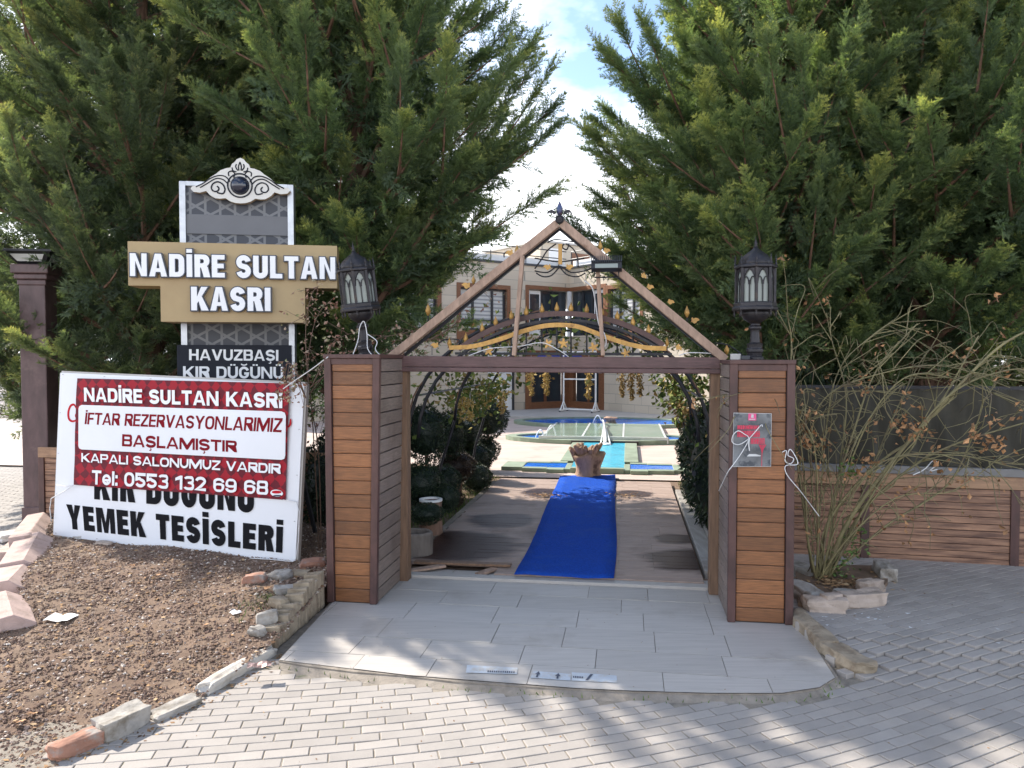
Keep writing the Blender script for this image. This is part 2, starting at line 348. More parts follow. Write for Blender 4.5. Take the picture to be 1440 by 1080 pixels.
# a skirt of soil under the ragged border
tag(link('gravel_bed', np_mesh('gravel_bed', np.array(V), np.array(F), M_soil, smooth=True)), kind='structure')
mb = MB(); mb.add([(x, y, -.06) for x, y in BED], [tuple(range(len(BED)))]); struct('soil_ground', mb, M_soil)
rng = np.random.default_rng(3)
OCT = np.array([(1,0,0),(-1,0,0),(0,1,0),(0,-1,0),(0,0,1),(0,0,-1)], float); OCF = np.array([(0,2,4),(2,1,4),(1,3,4),(3,0,4),(2,0,5),(1,2,5),(3,1,5),(0,3,5)])
def scatter(n, area, zf, smin, smax, flat=.6):
    Vs = []; Fs = []; k = 0
    for _ in range(n):
        x, y = area()
        if x is None: continue
        s = smin + (smax-smin)*rng.random()**3
        p = OCT*(s*(.6+.8*rng.random((6, 1)))); p[:, 2] *= flat
        a, b = rng.random()*6.3, rng.random()*.8-.4; ca, sa = math.cos(a), math.sin(a); cb, sb = math.cos(b), math.sin(b)
        q = p @ np.array([[ca, sa, 0], [-sa, ca, 0], [0, 0, 1]]) @ np.array([[1, 0, 0], [0, cb, sb], [0, -sb, cb]])
        Vs.append(q + (x, y, zf(x, y)+s*.25)); Fs.append(OCF+6*k); k += 1
    return np.concatenate(Vs), np.concatenate(Fs)
def bed_area():
    while True:
        y = 3.0 + 4.6*rng.random()**1.25; x = -6 + 5.0*rng.random()
        if x < -.80*y-.3: continue
        if inside(BED, x, y): return x, y
V, F = scatter(42000, bed_area, bed_z, .004, .015); tag(link('gravel', np_mesh('gravel', V, F, M_gravel)), kind='stuff', label='reddish brown gravel spread over the bed below the leaning banner')
def leaf_quads(n, area, zf, smin, smax, tilt=.5):
    Vs = []; Fs = []
    for k in range(n):
        x, y = area(); s = smin+(smax-smin)*rng.random(); a = rng.random()*6.3; w = s*(.35+.3*rng.random()); c = s*(rng.random()-.3)*.6
        p = np.array([(-s, 0, c*.5), (-.2*s, -w, 0), (s, 0, c), (-.1*s, w, .2*c)])
        ca, sa = math.cos(a), math.sin(a); b = (rng.random()-.5)*2*tilt; cb, sb = math.cos(b), math.sin(b)
        q = p @ np.array([[1, 0, 0], [0, cb, sb], [0, -sb, cb]]) @ np.array([[ca, sa, 0], [-sa, ca, 0], [0, 0, 1]])
        Vs.append(q + (x, y, zf(x, y)+.008+abs(w*sb))); Fs.append(np.array([(0, 1, 2, 3)])+4*k)
    return np.concatenate(Vs), np.concatenate(Fs)
V, F = leaf_quads(1500, bed_area, bed_z, .006, .022); tag(link('fallen_leaves', np_mesh('fallen_leaves', V, F, M_litter)), kind='stuff', label='bits of dry leaf and twig littering the gravel bed')
def pud(cx, cy, rx, ry):
    def f():
        a = rng.random()*6.28; r = abs(rng.normal())*.55; p = gp(0, 0); return cx+rx*r*math.cos(a), cy+ry*r*math.sin(a)
    return f
c1 = G(765, 703); c2 = G(880, 703)
for c, n in ((c1, 170), (c2, 130)):
    V, F = leaf_quads(n, pud(c.x, c.y, .28, .26), lambda x, y: .052, .008, .026); tag(link('leaf_litter', np_mesh('leaf_litter', V, F, M_litter)), kind='stuff', label='small drift of dry leaves on the deck beside the blue carpet')
# ================================================================ garden side: deck, soil, lawn, courtyard
def gquad(u0, u1, v0, v1, z): return [gp(u0, v0, z), gp(u1, v0, z), gp(u1, v1, z), gp(u0, v1, z)]
mb = MB(); mb.add(gquad(-3.2, 6.2, .72, 6.2, -.02), [(0, 1, 2, 3)]); struct('garden_soil_ground', mb, M_soil)
mb = MB(); mb.add(gquad(-14, 16, 6.2, 24, .0), [(0, 1, 2, 3)]); struct('courtyard', mb, M_court)
mb = MB(); mb.box((-.35, .715, -.05), (2.62, .815, .022), T=GM); mb.box((-.1, .7, -.05), (2.55, .715, -.004), T=GM); struct('threshold_kerb', mb, M_tile, bevel=.004)
def deck_mat():
    m = M_deck; n = m.node_tree.nodes; l = m.node_tree.links.new; b = n['Principled BSDF']; src = b.inputs['Base Color'].links[0].from_socket
    t = n.new('ShaderNodeTexCoord'); acc = None
    for (u, v), r in (((.25, 1.7), .85), ((.45, 2.9), .55), ((2.35, 1.5), .55), ((2.3, 2.3), .3), ((.75, 4.7), .45), ((1.9, 4.8), .35)):
        d = n.new('ShaderNodeVectorMath'); d.operation = 'DISTANCE'; d.inputs[1].default_value = gp(u, v, .03); l(t.outputs['Object'], d.inputs[0])
        k = n.new('ShaderNodeMapRange'); k.inputs[1].default_value = r; k.inputs[2].default_value = r*.35; l(d.outputs['Value'], k.inputs[0])
        if acc is None: acc = k.outputs[0]
        else: a = n.new('ShaderNodeMath'); a.operation = 'MAXIMUM'; l(acc, a.inputs[0]); l(k.outputs[0], a.inputs[1]); acc = a.outputs[0]
    mp = n.new('ShaderNodeMapping'); mp.inputs['Scale'].default_value = (1, 2.6, 1); mp.inputs['Rotation'].default_value = (0, 0, YAW); l(t.outputs['Object'], mp.inputs[0])
    z = n.new('ShaderNodeTexNoise'); z.inputs['Scale'].default_value = 2.6; z.inputs['Detail'].default_value = 6; l(mp.outputs[0], z.inputs['Vector'])
    s = n.new('ShaderNodeMath'); s.operation = 'MULTIPLY_ADD'; s.inputs[1].default_value = 1.0; l(acc, s.inputs[0]); l(z.outputs[0], s.inputs[2])
    f = n.new('ShaderNodeMapRange'); f.inputs[1].default_value = .78; f.inputs[2].default_value = 1.12; l(s.outputs[0], f.inputs[0])
    mx = n.new('ShaderNodeMixRGB'); mx.inputs[2].default_value = (.040, .020, .016, 1); l(f.outputs[0], mx.inputs[0]); l(src, mx.inputs[1]); l(mx.outputs[0], b.inputs['Base Color'])
    rg = n.new('ShaderNodeMapRange'); rg.inputs[3].default_value = .55; rg.inputs[4].default_value = .3; l(f.outputs[0], rg.inputs[0]); l(rg.outputs[0], b.inputs['Roughness']); b.inputs['Specular IOR Level'].default_value = .16; return m
wetmb = MB(); dry = MB(); v = .82
while v < 5.75:
    u0 = -.04 + random.uniform(-.02, .01); u1 = 2.43
    cuts = [u0, random.choice([.45, .6, .75, .9]), random.choice([1.3, 1.75]), random.choice([1.97, 2.05, 2.15]), u1]
    if v < 1.03: cuts = [.74, 1.6, u1]
    for a, b in zip(cuts[:-1], cuts[1:]):
        tgt = dry
        if 1.0 < v < 3.3 and b < .95+.2*math.sin(v*5): tgt = dry
        if v < 2.5 and a > 1.95: tgt = dry
        z = .032 + random.uniform(-.0012, .0012); tgt.box((a+.001, v+.002, 0), (b-.001, v+.0948, z), T=GM)
    v += .0965
struct('wooden_deck_path', dry, deck_mat())
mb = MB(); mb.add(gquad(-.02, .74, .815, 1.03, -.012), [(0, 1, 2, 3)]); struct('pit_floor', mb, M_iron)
# carpet
cp = [G(722, 808, .04), G(862, 814, .04), G(866.5, 668, .04), G(789, 669.5, .04)]
mb = MB(); n = 46; m_ = 7
for j in range(n+1):
    t = j/n; l_ = cp[0].lerp(cp[3], t); r_ = cp[1].lerp(cp[2], t); bow = .018*math.sin(t*math.pi*1.3+.4)
    for i in range(m_+1):
        p = l_.lerp(r_, i/m_); mb.v.append(Vector((p.x+bow+.01*math.sin(t*9), p.y, .0465+.005*math.sin(t*37+i)*max(0, math.sin(t*9+1))+.003*math.sin(i*2.1+t*11)+.004*math.sin(t*61+.7*i)*max(0, math.sin(t*5)))))
mb.f = [(j*(m_+1)+i, j*(m_+1)+i+1, (j+1)*(m_+1)+i+1, (j+1)*(m_+1)+i) for j in range(n) for i in range(m_)]
o = mb.build('carpet_runner', M_blue, smooth=True); sm = o.modifiers.new('s', 'SOLIDIFY'); sm.thickness = .007; sm.offset = -1
tag(o, 'long blue carpet runner laid over the deck towards the pools', 'carpet')
# grass strips beside the deck
def strip(u0, u1, v0, v1):
    def f():
        p = gp(u0+(u1-u0)*rng.random(), v0+(v1-v0)*rng.random()); return p.x, p.y
    return f
def grass(n, area, zb, h0, h1):
    Vs = np.zeros((n*3, 3)); 
    for k in range(n):
        x, y = area(); a = rng.random()*6.3; h = h0+(h1-h0)*rng.random(); w = .004; lx, ly = (rng.random()-.5)*h, (rng.random()-.5)*h
        Vs[3*k:3*k+3] = ((x-w*math.cos(a), y-w*math.sin(a), zb), (x+w*math.cos(a), y+w*math.sin(a), zb), (x+lx, y+ly, zb+h))
    return Vs, np.arange(n*3).reshape(-1, 3)
M_grass = island_mat('grass blades', [(0, (.05, .085, .015)), (.5, (.09, .16, .03)), (1, (.20, .24, .06))])
for nm, n, u0, u1, v0, v1 in (('lawn strip beside the deck under the round clipped shrubs', 9000, -1.9, -.1, 1.6, 6.2), ('lawn strip on the fence side of the deck', 4000, 2.55, 4.2, 1.2, 6.2)):
    V, F = grass(n, strip(u0, u1, v0, v1), -.02, .03, .09); tag(link('grass', np_mesh('grass', V, F, M_grass)), kind='stuff', label=nm)
V, F = grass(500, pud(-1.72, 5.35, .22, .3), .1, .02, .06); tag(link('weeds', np_mesh('weeds', V, F, M_grass)), kind='stuff', label='green weeds growing at the low wall beside the gravel')
# ================================================================ gate pillars
def pillar(name, label, u0, u1, H, lean, inner):
    # inner: +1 when the passage lies on the +u side
    loc = gp((u0+u1)/2, .31); t = thing(name, label, 'pillar', loc, -YAW, 'timber clad gate pillars')
    D = .62
    def sh(p): return Vector((p.x + lean*p.z/H*(1 if p.x > (u0+u1)/2 else -.35), p.y, p.z))
    def fin(mb, nm, m, bev):
        mb.v = [GM @ sh(p) for p in mb.v]; return mb.build(nm, m, t, bevel=bev)
    n = 18; ph = (H-.03)/n
    core = MB(); core.box((u0+.02, .02, 0), (u1-.02, D-.02, H-.03)); fin(core, 'core', M_black, 0)
    fr = MB()
    for i in range(n):
        z0 = .004+i*ph; j = random.uniform(-.003, .003); fr.box((u0+.048, .012+j, z0), (u1-.048, .05, z0+ph-.003))
    fin(fr, 'front_cladding', M_plank, .006)
    for s, nm in ((u0, 'side_cladding'), (u1, 'side_cladding')):
        sd_ = MB(); passage = (s == u1) == (inner > 0)
        for i in range(n):
            z0 = .004+i*ph; a, b = (s-.004, s+.03) if s == u0 else (s-.03, s+.004)
            sd_.box((a, .046, z0), (b, D-.02, z0+ph-.007))
        fin(sd_, nm, M_plank2 if passage else M_plank, .005)
    bk = MB()
    for i in range(n): bk.box((u0+.02, D-.03, .004+i*ph), (u1-.02, D, .004+i*ph+ph-.006))
    fin(bk, 'back_cladding', M_plank2, .004)
    for s in (u0-.008, u1-.044):
        c = MB(); c.box((s, -.006, 0), (s+.052, .045, H-.028)); fin(c, 'corner_trim', M_trim, .004)
    c = MB(); c.box((u0-.012, -.012, H-.030), (u1+.012, D+.01, H)); fin(c, 'cap', M_trim, .004)
    c = MB(); c.box((u0+.044, .002, H-.075), (u1-.044, .045, H-.031)); fin(c, 'top_rail', M_trim, .003)
    return t
HL, HR = 1.835, 1.795
pl = pillar('gate_pillar', 'varnished plank gate pillar beside the leaning banner, under the tilted lantern', -.362, 0, HL, .035, 1)
pr = pillar('gate_pillar', 'varnished plank gate pillar with a dark poster, under the upright lantern', 2.514, 2.93, HR, -.006, -1)
for u, lab in ((.035, 'bare timber door post at the pillar by the banner'), (2.478, 'bare timber door post at the pillar with the poster')):
    mb = MB(); mb.box((u-.035, .60, 0), (u+.035, .70, 1.71), T=GM); o = mb.build('gate_post', M_post, bevel=.005); tag(o, lab, 'post', 'gate posts')
mb = MB()
for z0, z1, v0 in ((1.738, 1.825, .575), (1.70, 1.736, .567)):
    a = [gp(.003, v0, z0), gp(2.511, v0, z0-.012), gp(2.511, .72, z0-.012), gp(.003, .72, z0), gp(.003, v0, z1), gp(2.511, v0, z1-.012), gp(2.511, .72, z1-.012), gp(.003, .72, z1)]
    mb.add(a, [(0,3,2,1),(4,5,6,7),(0,1,5,4),(1,2,6,5),(2,3,7,6),(3,0,4,7)])
tag(mb.build('gate_beam', M_lintel, bevel=.006), 'faded purple brown timber beam spanning the gateway between the pillars', 'beam')
# ================================================================ timber gable
def gpx(px, py, v):      # the point of the gate's plane v = const seen at a pixel
    d = ray(px, py); Mi = GM.inverted(); o = Mi @ _C; e = Mi.to_3x3() @ d; k = (v-o.y)/e.y; return _C + d*k
tg = thing('timber_gable', 'bare timber A-frame of two rafters and two struts above the gate beam', 'gable', gp(1.257, .6, 1.8), -YAW)
VG = .60; nv = GM.to_3x3() @ Vector((0, 1, 0))
apex = gpx(787, 312, VG)
for f, nm in (((549, 503), 'rafter'), ((1020, 506), 'rafter')):
    q = gpx(*f, VG); mb = MB(); e = (apex-q).normalized(); mb.bar(q, apex-e*.02, .062, .066, up=nv); mb.build(nm, M_raw, tg, bevel=.004)
for a, b in (((735, 360), (723, 500)), ((840, 372), (848, 500))):
    mb = MB(); mb.bar(gpx(*b, VG-.02), gpx(*a, VG-.02), .03, .062, up=nv); mb.build('strut', M_raw, tg, bevel=.003)
# ================================================================ iron ornament of the gate
ic = thing('iron_gate_arch', 'black iron arch with gold spearheads, vine leaves and birds behind the timber A-frame', 'gate arch', gp(1.257, .7, 1.8), -YAW)
VI = .70
def gtube(pxs, r, v=VI, n=8): return [gpx(x, y, v) for x, y in pxs]
def smooth_px(pts, n=8):
    out_ = []
    for i in range(len(pts)-1):
        p0 = pts[max(i-1, 0)]; p1 = pts[i]; p2 = pts[i+1]; p3 = pts[min(i+2, len(pts)-1)]
        for k in range(n):
            t = k/n; out_.append(tuple(.5*((2*b)+(-a+c)*t+(2*a-5*b+4*c-d)*t*t+(-a+3*b-3*c+d)*t**3) for a, b, c, d in zip(p0, p1, p2, p3)))
    return out_+[tuple(pts[-1])]
for a, b in (((560, 507), (787, 322)), ((1012, 508), (787, 322))):
    mb = MB(); mb.bar(gpx(*a, VI), gpx(*b, VI), .02, .045, up=nv); mb.build('sloping_bar', M_iron, ic)
band = [(632, 489), (665, 487), (700, 478), (735, 466), (765, 458.5), (790, 457), (815, 460), (845, 471), (880, 483), (910, 489), (937, 490)]
def flatband(pts, w, h):
    m_ = MB(); q = [gpx(x, y, VI-.03) for x, y in pts]
    for a, b in zip(q[:-1], q[1:]): m_.bar(a, b+(b-a)*.04, h, w, up=nv)
    return m_
flatband(smooth_px(band, 5), .026, .035).build('gold_band', M_gold, ic)
def arc_y(x):            # upper iron arch
    t = (x-793)/148; return 441+50*t*t*(.9+.1*t*t)
flatband([(x, arc_y(x)) for x in range(645, 942, 9)], .024, .04).build('arch_rail', M_trim, ic)
flatband([(x, arc_y(x)+9) for x in range(652, 935, 9)], .010, .02).build('inner_arch_rail', M_iron, ic)
def spear(px, py, s=1.0):
    c = gpx(px, py, VI); m_ = MB(); m_.lathe([(.004*s, -.045*s), (.012*s, -.03*s), (.022*s, -.008*s), (.017*s, .012*s), (.006*s, .035*s), (.001, .052*s)], 8, c); return m_
for px in (655, 678, 697, 719, 740, 762, 783, 803, 825, 846, 868, 890, 912):
    y = arc_y(px); mb = MB(); mb.tube([gpx(px, 500, VI), gpx(px, y-3, VI)], .0075, 6); b = mb.build('bar', M_iron, ic)
    spear(px, y-8, .95).build('spearhead', M_gold, b, smooth=True)
mb = MB()
mb.bar(gpx(640, 497, VI), gpx(945, 498, VI), .015, .02); mb.build('bottom_rail', M_iron, ic)
def vineleaf(px, py, s, v=VI-.04, a=0):   # lobed leaf cut from sheet
    poly = []
    for k in range(30):
        t = 2*math.pi*k/30; r = s*(.62+.30*math.cos(5*t)+.12*math.cos(t)); poly.append((r*math.cos(t+a), r*math.sin(t+a)))
    T = Matrix.Translation(gpx(px, py, v)) @ Matrix.Rotation(-YAW, 4, 'Z') @ Matrix.Rotation(R(90), 4, 'X'); m_ = MB(); m_.prism(poly, T, .008); return m_
for px, py, s in ((687, 493, .042), (770, 483, .045), (793, 483, .045), (835, 489, .045), (880, 497, .04)): vineleaf(px, py, s, a=random.random()*6).build('gold_leaf', M_gold, ic)
def bird(px, py, s, flip=1, rot=0, q=.74):       # bird-like leaf scroll
    poly = [(-1, .1), (-.55, .55), (-.1, .62), (.25, .42), (.5, .75), (.72, .45), (.62, .1), (.85, -.25), (.45, -.3), (.1, -.62), (-.3, -.45), (-.45, -.1)]
    c, s_ = math.cos(rot), math.sin(rot); s *= .74; poly = [(flip*s*(x*c-y*s_), s*(x*s_+y*c)) for x, y in poly]
    T = Matrix.Translation(gpx(px, py, VI-.02)) @ Matrix.Rotation(-YAW, 4, 'Z') @ Matrix.Rotation(R(90), 4, 'X'); m_ = MB(); m_.prism(poly, T, .008); return m_
for px, py, s, fl, ro in ((717, 356, .05, 1, .2), (770, 376, .048, 1, 0), (801, 376, .048, -1, 0), (853, 353, .045, -1, .2), (656, 402, .055, 1, -.1), (612, 486, .05, 1, 0), (914, 404, .045, -1, .3), (943, 425, .042, -1, .3), (977, 451, .05, -1, 0), (954, 489, .045, -1, .9), (905, 388, .04, -1, 1)):
    bird(px, py, s, fl, ro).build('gold_scroll', M_gold, ic)
for px, py, s, a in ((727, 352, .9, (722, 372)), (844, 346, .9, (848, 364)), (666, 394, .8, (668, 412)), (602, 436, 1.1, (602, 452)), (966, 439, 1.0, (966, 452)), (1022, 492, .9, (1022, 503)), (632, 482, .9, (634, 492)), (938, 482, .8, (938, 492))):
    b = MB(); b.tube([gpx(*a, VI), gpx(px, py+6, VI)], .006, 6); b = b.build('stem', M_iron, ic); spear(px, py, s).build('spearhead', M_gold, b, smooth=True)
for pts in (((770, 341), (780, 337), (800, 339), (826, 344), (838, 352)), ((752, 381), (770, 383), (786, 374), (803, 383), (822, 381), (832, 377)), ((782, 343), (770, 352), (762, 364), (752, 378)), ((796, 343), (806, 350), (812, 362), (813, 376)),
            ((800, 343), (797, 351), (791, 348), (793, 343)), ((754, 384), (764, 389), (776, 387), (787, 375)), ((787, 375), (797, 386), (812, 389), (823, 384)), ((752, 363), (787, 368), (822, 363)), ((1005, 482), (1022, 485), (1036, 493), (1048, 503)), ((612, 487), (625, 478), (645, 478), (652, 489)), ((714, 353), (709, 357), (709, 362)), ((948, 448), (955, 452), (960, 462))):
    MB().tube(gtube(smooth_px(pts, 5), 0), .006, 6).build('scroll_bar', M_iron, ic, smooth=True)
mb = MB(); mb.bar(gpx(788, 372, VI), gpx(788, 343, VI), .03, .02, up=nv); mb.build('gold_bar', M_gold, ic)
# finial on the apex
fn = thing('roof_finial', 'iron spearhead finial with leaf scrolls and a round boss on the gable apex', 'finial', gpx(787, 305, VG-.05), -YAW)
c = gpx(787, 296, VG)
M_blueiron = mat('blue brown iron', (.05, .075, .16), .4, .5, 14, metal=.2, dirt=(.20, .08, .05), dirtscale=18, dirtlo=.48, dirthi=.6)
MB().lathe([(.016, -.035), (.024, -.005), (.020, .03), (.010, .055), (.001, .075)], 8, c).build('spike', M_blueiron, fn, smooth=True)
T = Matrix.Translation(gpx(787, 308.5, VG-.04)) @ Matrix.Rotation(-YAW, 4, 'Z') @ Matrix.Rotation(R(90), 4, 'X')
mb = MB(T); mb.lathe([(.034, -.01), (.034, .006), (.026, .012), (.022, .007), (.012, .008), (.010, .018), (.001, .02)], 18); mb.build('boss', M_bronze, fn, smooth=False)
for fl in (-1, 1):
    poly = [(fl*x*.019, y*.019) for x, y in ((0, 0), (.6, .9), (1.6, 1.5), (2.8, 1.2), (3.6, .1), (3.5, -.8), (3.0, .1), (2.4, .3), (2.2, -.4), (1.6, .2), (1.0, -.5))]
    T = Matrix.Translation(gpx(787+fl*5, 300, VG-.02)) @ Matrix.Rotation(-YAW, 4, 'Z') @ Matrix.Rotation(R(90), 4, 'X'); MB().prism(poly, T, .01).build('leaf_scroll', M_iron, fn)
    q = [(787+fl*2, 297), (787+fl*6, 290), (787+fl*9, 290), (787+fl*9, 294), (787+fl*6, 295)]
    MB().tube(gtube(smooth_px(q, 4), 0, v=VG), .0035, 6).build('curl', M_bronze, fn)
# ================================================================ floodlight on the rafter
fl_ = thing('floodlight', 'small dark finned floodlight fixed on the timber rafter', 'floodlight', gpx(852, 372, VG-.1), -YAW)
c = gpx(853, 370, VG-.12); T = Matrix.Translation(c) @ Matrix.Rotation(-YAW, 4, 'Z') @ Matrix.Rotation(R(-14), 4, 'X')
mb = MB(T); mb.box((-.115, -.02, -.05), (.115, .06, .02)); hs = mb.build('housing', M_iron, fl_, bevel=.005)
for k in range(17):
    mb = MB(T); x = -.112+k*.014; mb.box((x-.0024, -.040, -.002), (x+.0024, -.021, .045)); mb.build('fin', M_frame, hs)
mb = MB(T); mb.box((-.085, -.026, -.046), (.085, -.02, -.014)); mb.build('lamp_glass', M_frost, fl_)
mb = MB(T); mb.tube([(-.09, .03, -.05), (-.09, .06, -.09), (.09, .06, -.09), (.09, .03, -.05)], .006, 6); mb.build('bracket', M_iron, fl_)
# ================================================================ lanterns
def lantern(loc, label):
    t = thing('gate_lantern', label, 'lantern', loc, 0, 'lanterns on the gate pillars'); c = Vector(loc); A = R(22.5)+R(8)
    o8 = lambda r, z, k: c+Vector((r*math.cos(A+k*math.pi/4), r*math.sin(A+k*math.pi/4), z))
    MB().lathe([(.062, 0), (.062, .02), (.05, .028), (.054, .05), (.06, .058), (.06, .075), (.052, .085), (.055, .105), (.057, .112), (.036, .122), (.030, .2), (.033, .215), (.046, .22), (.046, .235), (.034, .245), (.03, .262)], 12, c).build('pedestal', M_bronze, t, smooth=False, bevel=.002)
    MB().lathe([(.03, .255), (.05, .268), (.082, .29), (.098, .32), (.102, .345)], 16, c).build('bowl', M_bronze, t, smooth=True)
    rg = MB().lathe([(.135, .345), (.157, .35), (.157, .368), (.148, .378), (.148, .402), (.128, .408)], 8, c, ph=A).build('base_ring', M_bronze, t, bevel=.003)
    for k in range(8): MB().lathe([(.001, -.045), (.006, -.035), (.009, -.02), (.006, -.008), (.011, 0), (.011, .012)], 6, o8(.140, .345, k)).build('drop', M_bronze, rg, smooth=True)
    # glazed body: panes, posts, pointed tracery
    for k in range(8):
        a, b = o8(.124, .402, k), o8(.124, .402, k+1); e = (b-a).normalized(); w = (b-a).length; H = .235; nn = e.cross(Vector((0, 0, 1))).normalized()
        mb = MB(); q = [a+e*.008-nn*.004, b-e*.008-nn*.004]; up = Vector((0, 0, H)); mb.add([q[0], q[1], q[1]+up, q[0]+up, q[0]-nn*.006, q[1]-nn*.006, q[1]-nn*.006+up, q[0]-nn*.006+up], [(0,1,2,3),(7,6,5,4),(0,4,5,1),(1,5,6,2),(2,6,7,3),(3,7,4,0)]); mb.build('pane', M_frost, t)
        mb = MB(); mb.bar(o8(.130, .395, k), o8(.130, .655, k), .020, .020, up=(0, 1, 0)); mb.build('post', M_bronze, t, bevel=.003)
        mb = MB(); f = nn*.004
        def pt(x, z): return a+e*(x*w)+Vector((0, 0, z))+f
        mb.tube([pt(.5, 0), pt(.5, .155)], .0042, 5)
        for s in (0, .5):
            arc = [pt(s+.05+.2*(1-math.cos(tt)), .125+.055*math.sin(tt)) for tt in (0, .4, .8, 1.2, 1.5)]; mb.tube(arc, .0038, 5)
            arc = [pt(s+.45-.2*(1-math.cos(tt)), .125+.055*math.sin(tt)) for tt in (0, .4, .8, 1.2, 1.5)]; mb.tube(arc, .0038, 5)
        mb.tube([pt(.08, .13), pt(.16, .185), pt(.3, .215), pt(.5, .235)], .0045, 5); mb.tube([pt(.92, .13), pt(.84, .185), pt(.7, .215), pt(.5, .235)], .0045, 5)
        # spandrels above the pointed arch
        for q in ([(.05, .15), (.16, .19), (.3, .222), (.5, .243), (.5, .25), (.05, .25)], [(.95, .15), (.84, .19), (.7, .222), (.5, .243), (.5, .25), (.95, .25)]):
            vs = [pt(*p_) for p_ in q]; vs2 = [p_-nn*.008 for p_ in vs]; m_ = len(vs); mb.add(vs+vs2, [tuple(range(m_)), tuple(range(2*m_-1, m_-1, -1))]+[(i, (i+1) % m_, (i+1) % m_+m_, i+m_) for i in range(m_)])
        mb.build('tracery', M_bronze, t)
        MB().lathe([(.010, .66), (.010, .68), (.004, .69), (.009, .70), (.005, .715), (.001, .745)], 6, o8(.138, 0, k)).build('pinnacle', M_bronze, t, smooth=True)
    MB().lathe([(.128, .64), (.15, .648), (.15, .662), (.142, .67), (.12, .672)], 8, c, ph=A).build('cornice', M_bronze, t, bevel=.003)
    dm = MB()
    n = 32; prof = [(.118, .668), (.122, .68), (.112, .705), (.092, .73), (.066, .752), (.04, .77), (.022, .785), (.012, .80)]; vs = []
    for r, z in prof:
        for k in range(n): rr = r*(1-.05*(k % 4 == 0)); vs.append(c+Vector((rr*math.cos(2*math.pi*k/n+A), rr*math.sin(2*math.pi*k/n+A), z)))
    dm.add(vs, [(i*n+k, i*n+(k+1) % n, (i+1)*n+(k+1) % n, (i+1)*n+k) for i in range(len(prof)-1) for k in range(n)]+[tuple(range((len(prof)-1)*n, len(prof)*n))]); dm.build('dome', M_bronze, t, smooth=True)
    MB().lathe([(.012, .795), (.016, .802), (.008, .812), (.014, .822), (.009, .834), (.003, .85), (.001, .875)], 8, c).build('finial', M_bronze, t, smooth=True)
    return t
lr = lantern(gp(2.715, .30, HR), 'upright dark eight sided lantern on the pillar with the poster')
ll = copy_tree(lr); ll.location = gp(-.165, .30, HL-.012); ll.rotation_euler = (R(2), R(-6.5), R(14)); ll['label'] = 'tilted dark eight sided lantern on the pillar beside the gold sign'
mb = MB(); mb.box((2.535, .16, HR), (2.60, .22, HR+.042), T=GM); o = mb.build('junction_box', M_grey, bevel=.003); tag(o, 'little pale grey junction box at the foot of the upright lantern', 'junction box')
mb = MB(GM); mb.box((2.602, .15, HR), (2.66, .24, HR+.03)); o = mb.build('cable_duct', M_frame, bevel=.004); tag(o, 'dark cable box between the grey junction box and the upright lantern', 'cable box')
# ================================================================ poster on the pillar
u = lambda px, py: gpx(px, py, -.012)
po = thing('poster', 'dark grey poster with red block print and a red fan of drips, on the pillar', 'poster', u(1058, 618), -YAW)
a, b, c_, d_ = u(1031, 656), u(1083.5, 655.5), u(1084.5, 582), u(1032, 581)
def quadpatch(A, B, C, D, off=0.0, nx=1, ny=1):
    m_ = MB(); nrm = (B-A).cross(D-A).normalized()
    for j in range(ny+1):
        for i in range(nx+1): s, t = i/nx, j/ny; m_.v.append(A.lerp(B, s).lerp(D.lerp(C, s), t)+nrm*off)
    m_.f = [(j*(nx+1)+i, j*(nx+1)+i+1, (j+1)*(nx+1)+i+1, (j+1)*(nx+1)+i) for j in range(ny) for i in range(nx)]; return m_
def onquad(A, B, C, D, off):
    nrm = (B-A).cross(D-A).normalized(); return lambda s, t: A.lerp(B, s).lerp(D.lerp(C, s), t)+nrm*off
M_pgrey = mat('poster grey', (.15, .16, .17), .35, .5, 7, dirt=(.05, .06, .075), dirtscale=9, dirtlo=.48, dirthi=.56)
M_red = mat('poster red', (.62, .035, .085), .5, .12, 20)
M_pale = mat('poster pale edge', (.55, .56, .56), .5, .1, 10)
f = onquad(a, b, c_, d_, .001); mb = MB(); fr_ = [f(-.01, -.008), f(1.012, -.008), f(1.012, 1.008), f(-.01, 1.008)]; quadpatch(*fr_, 0).build('border', M_pale, po)
quadpatch(a, b, c_, d_, .0025).build('sheet', M_pgrey, po)
f = onquad(a, b, c_, d_, .0045); mb = MB(); rr_ = random.Random(5)
for (s0, s1, t0, t1) in ((.10, .70, .70, .775), (.10, .72, .555, .675), (.46, .86, .425, .535)):
    x = s0
    while x < s1-.02:
        w = rr_.choice((.018, .026, .034)); mb.add([f(x, t0), f(x+w, t0), f(x+w, t1), f(x, t1)], [(0, 1, 2, 3)])
        if rr_.random() < .55:
            tm = t0+(t1-t0)*rr_.choice((.4, .5, .9)); mb.add([f(x+w, tm), f(x+w+.014, tm), f(x+w+.014, tm+.018), f(x+w, tm+.018)], [(0, 1, 2, 3)])
        x += w+.014
for k in range(9):
    x = .67+k*.024; mb.add([f(x, .415), f(x+.015, .415), f(.765+(x-.765)*.12+.004, .18-abs(k-4)*-.03), f(.765+(x-.765)*.12, .18-abs(k-4)*-.03)], [(0, 1, 2, 3)])
mb.add([f(.755, 0), f(.77, 0), f(.768, .3), f(.757, .3)], [(0, 1, 2, 3)]); mb.build('red_print', M_red, po)
M_pink = mat('pink tab', (.75, .09, .25), .5, .1, 10); mb = MB(); mb.add([f(.385, .87), f(.60, .87), f(.60, 1.0), f(.385, 1.0)], [(0, 1, 2, 3)]); mb.build('pink_tab', M_pink, po)
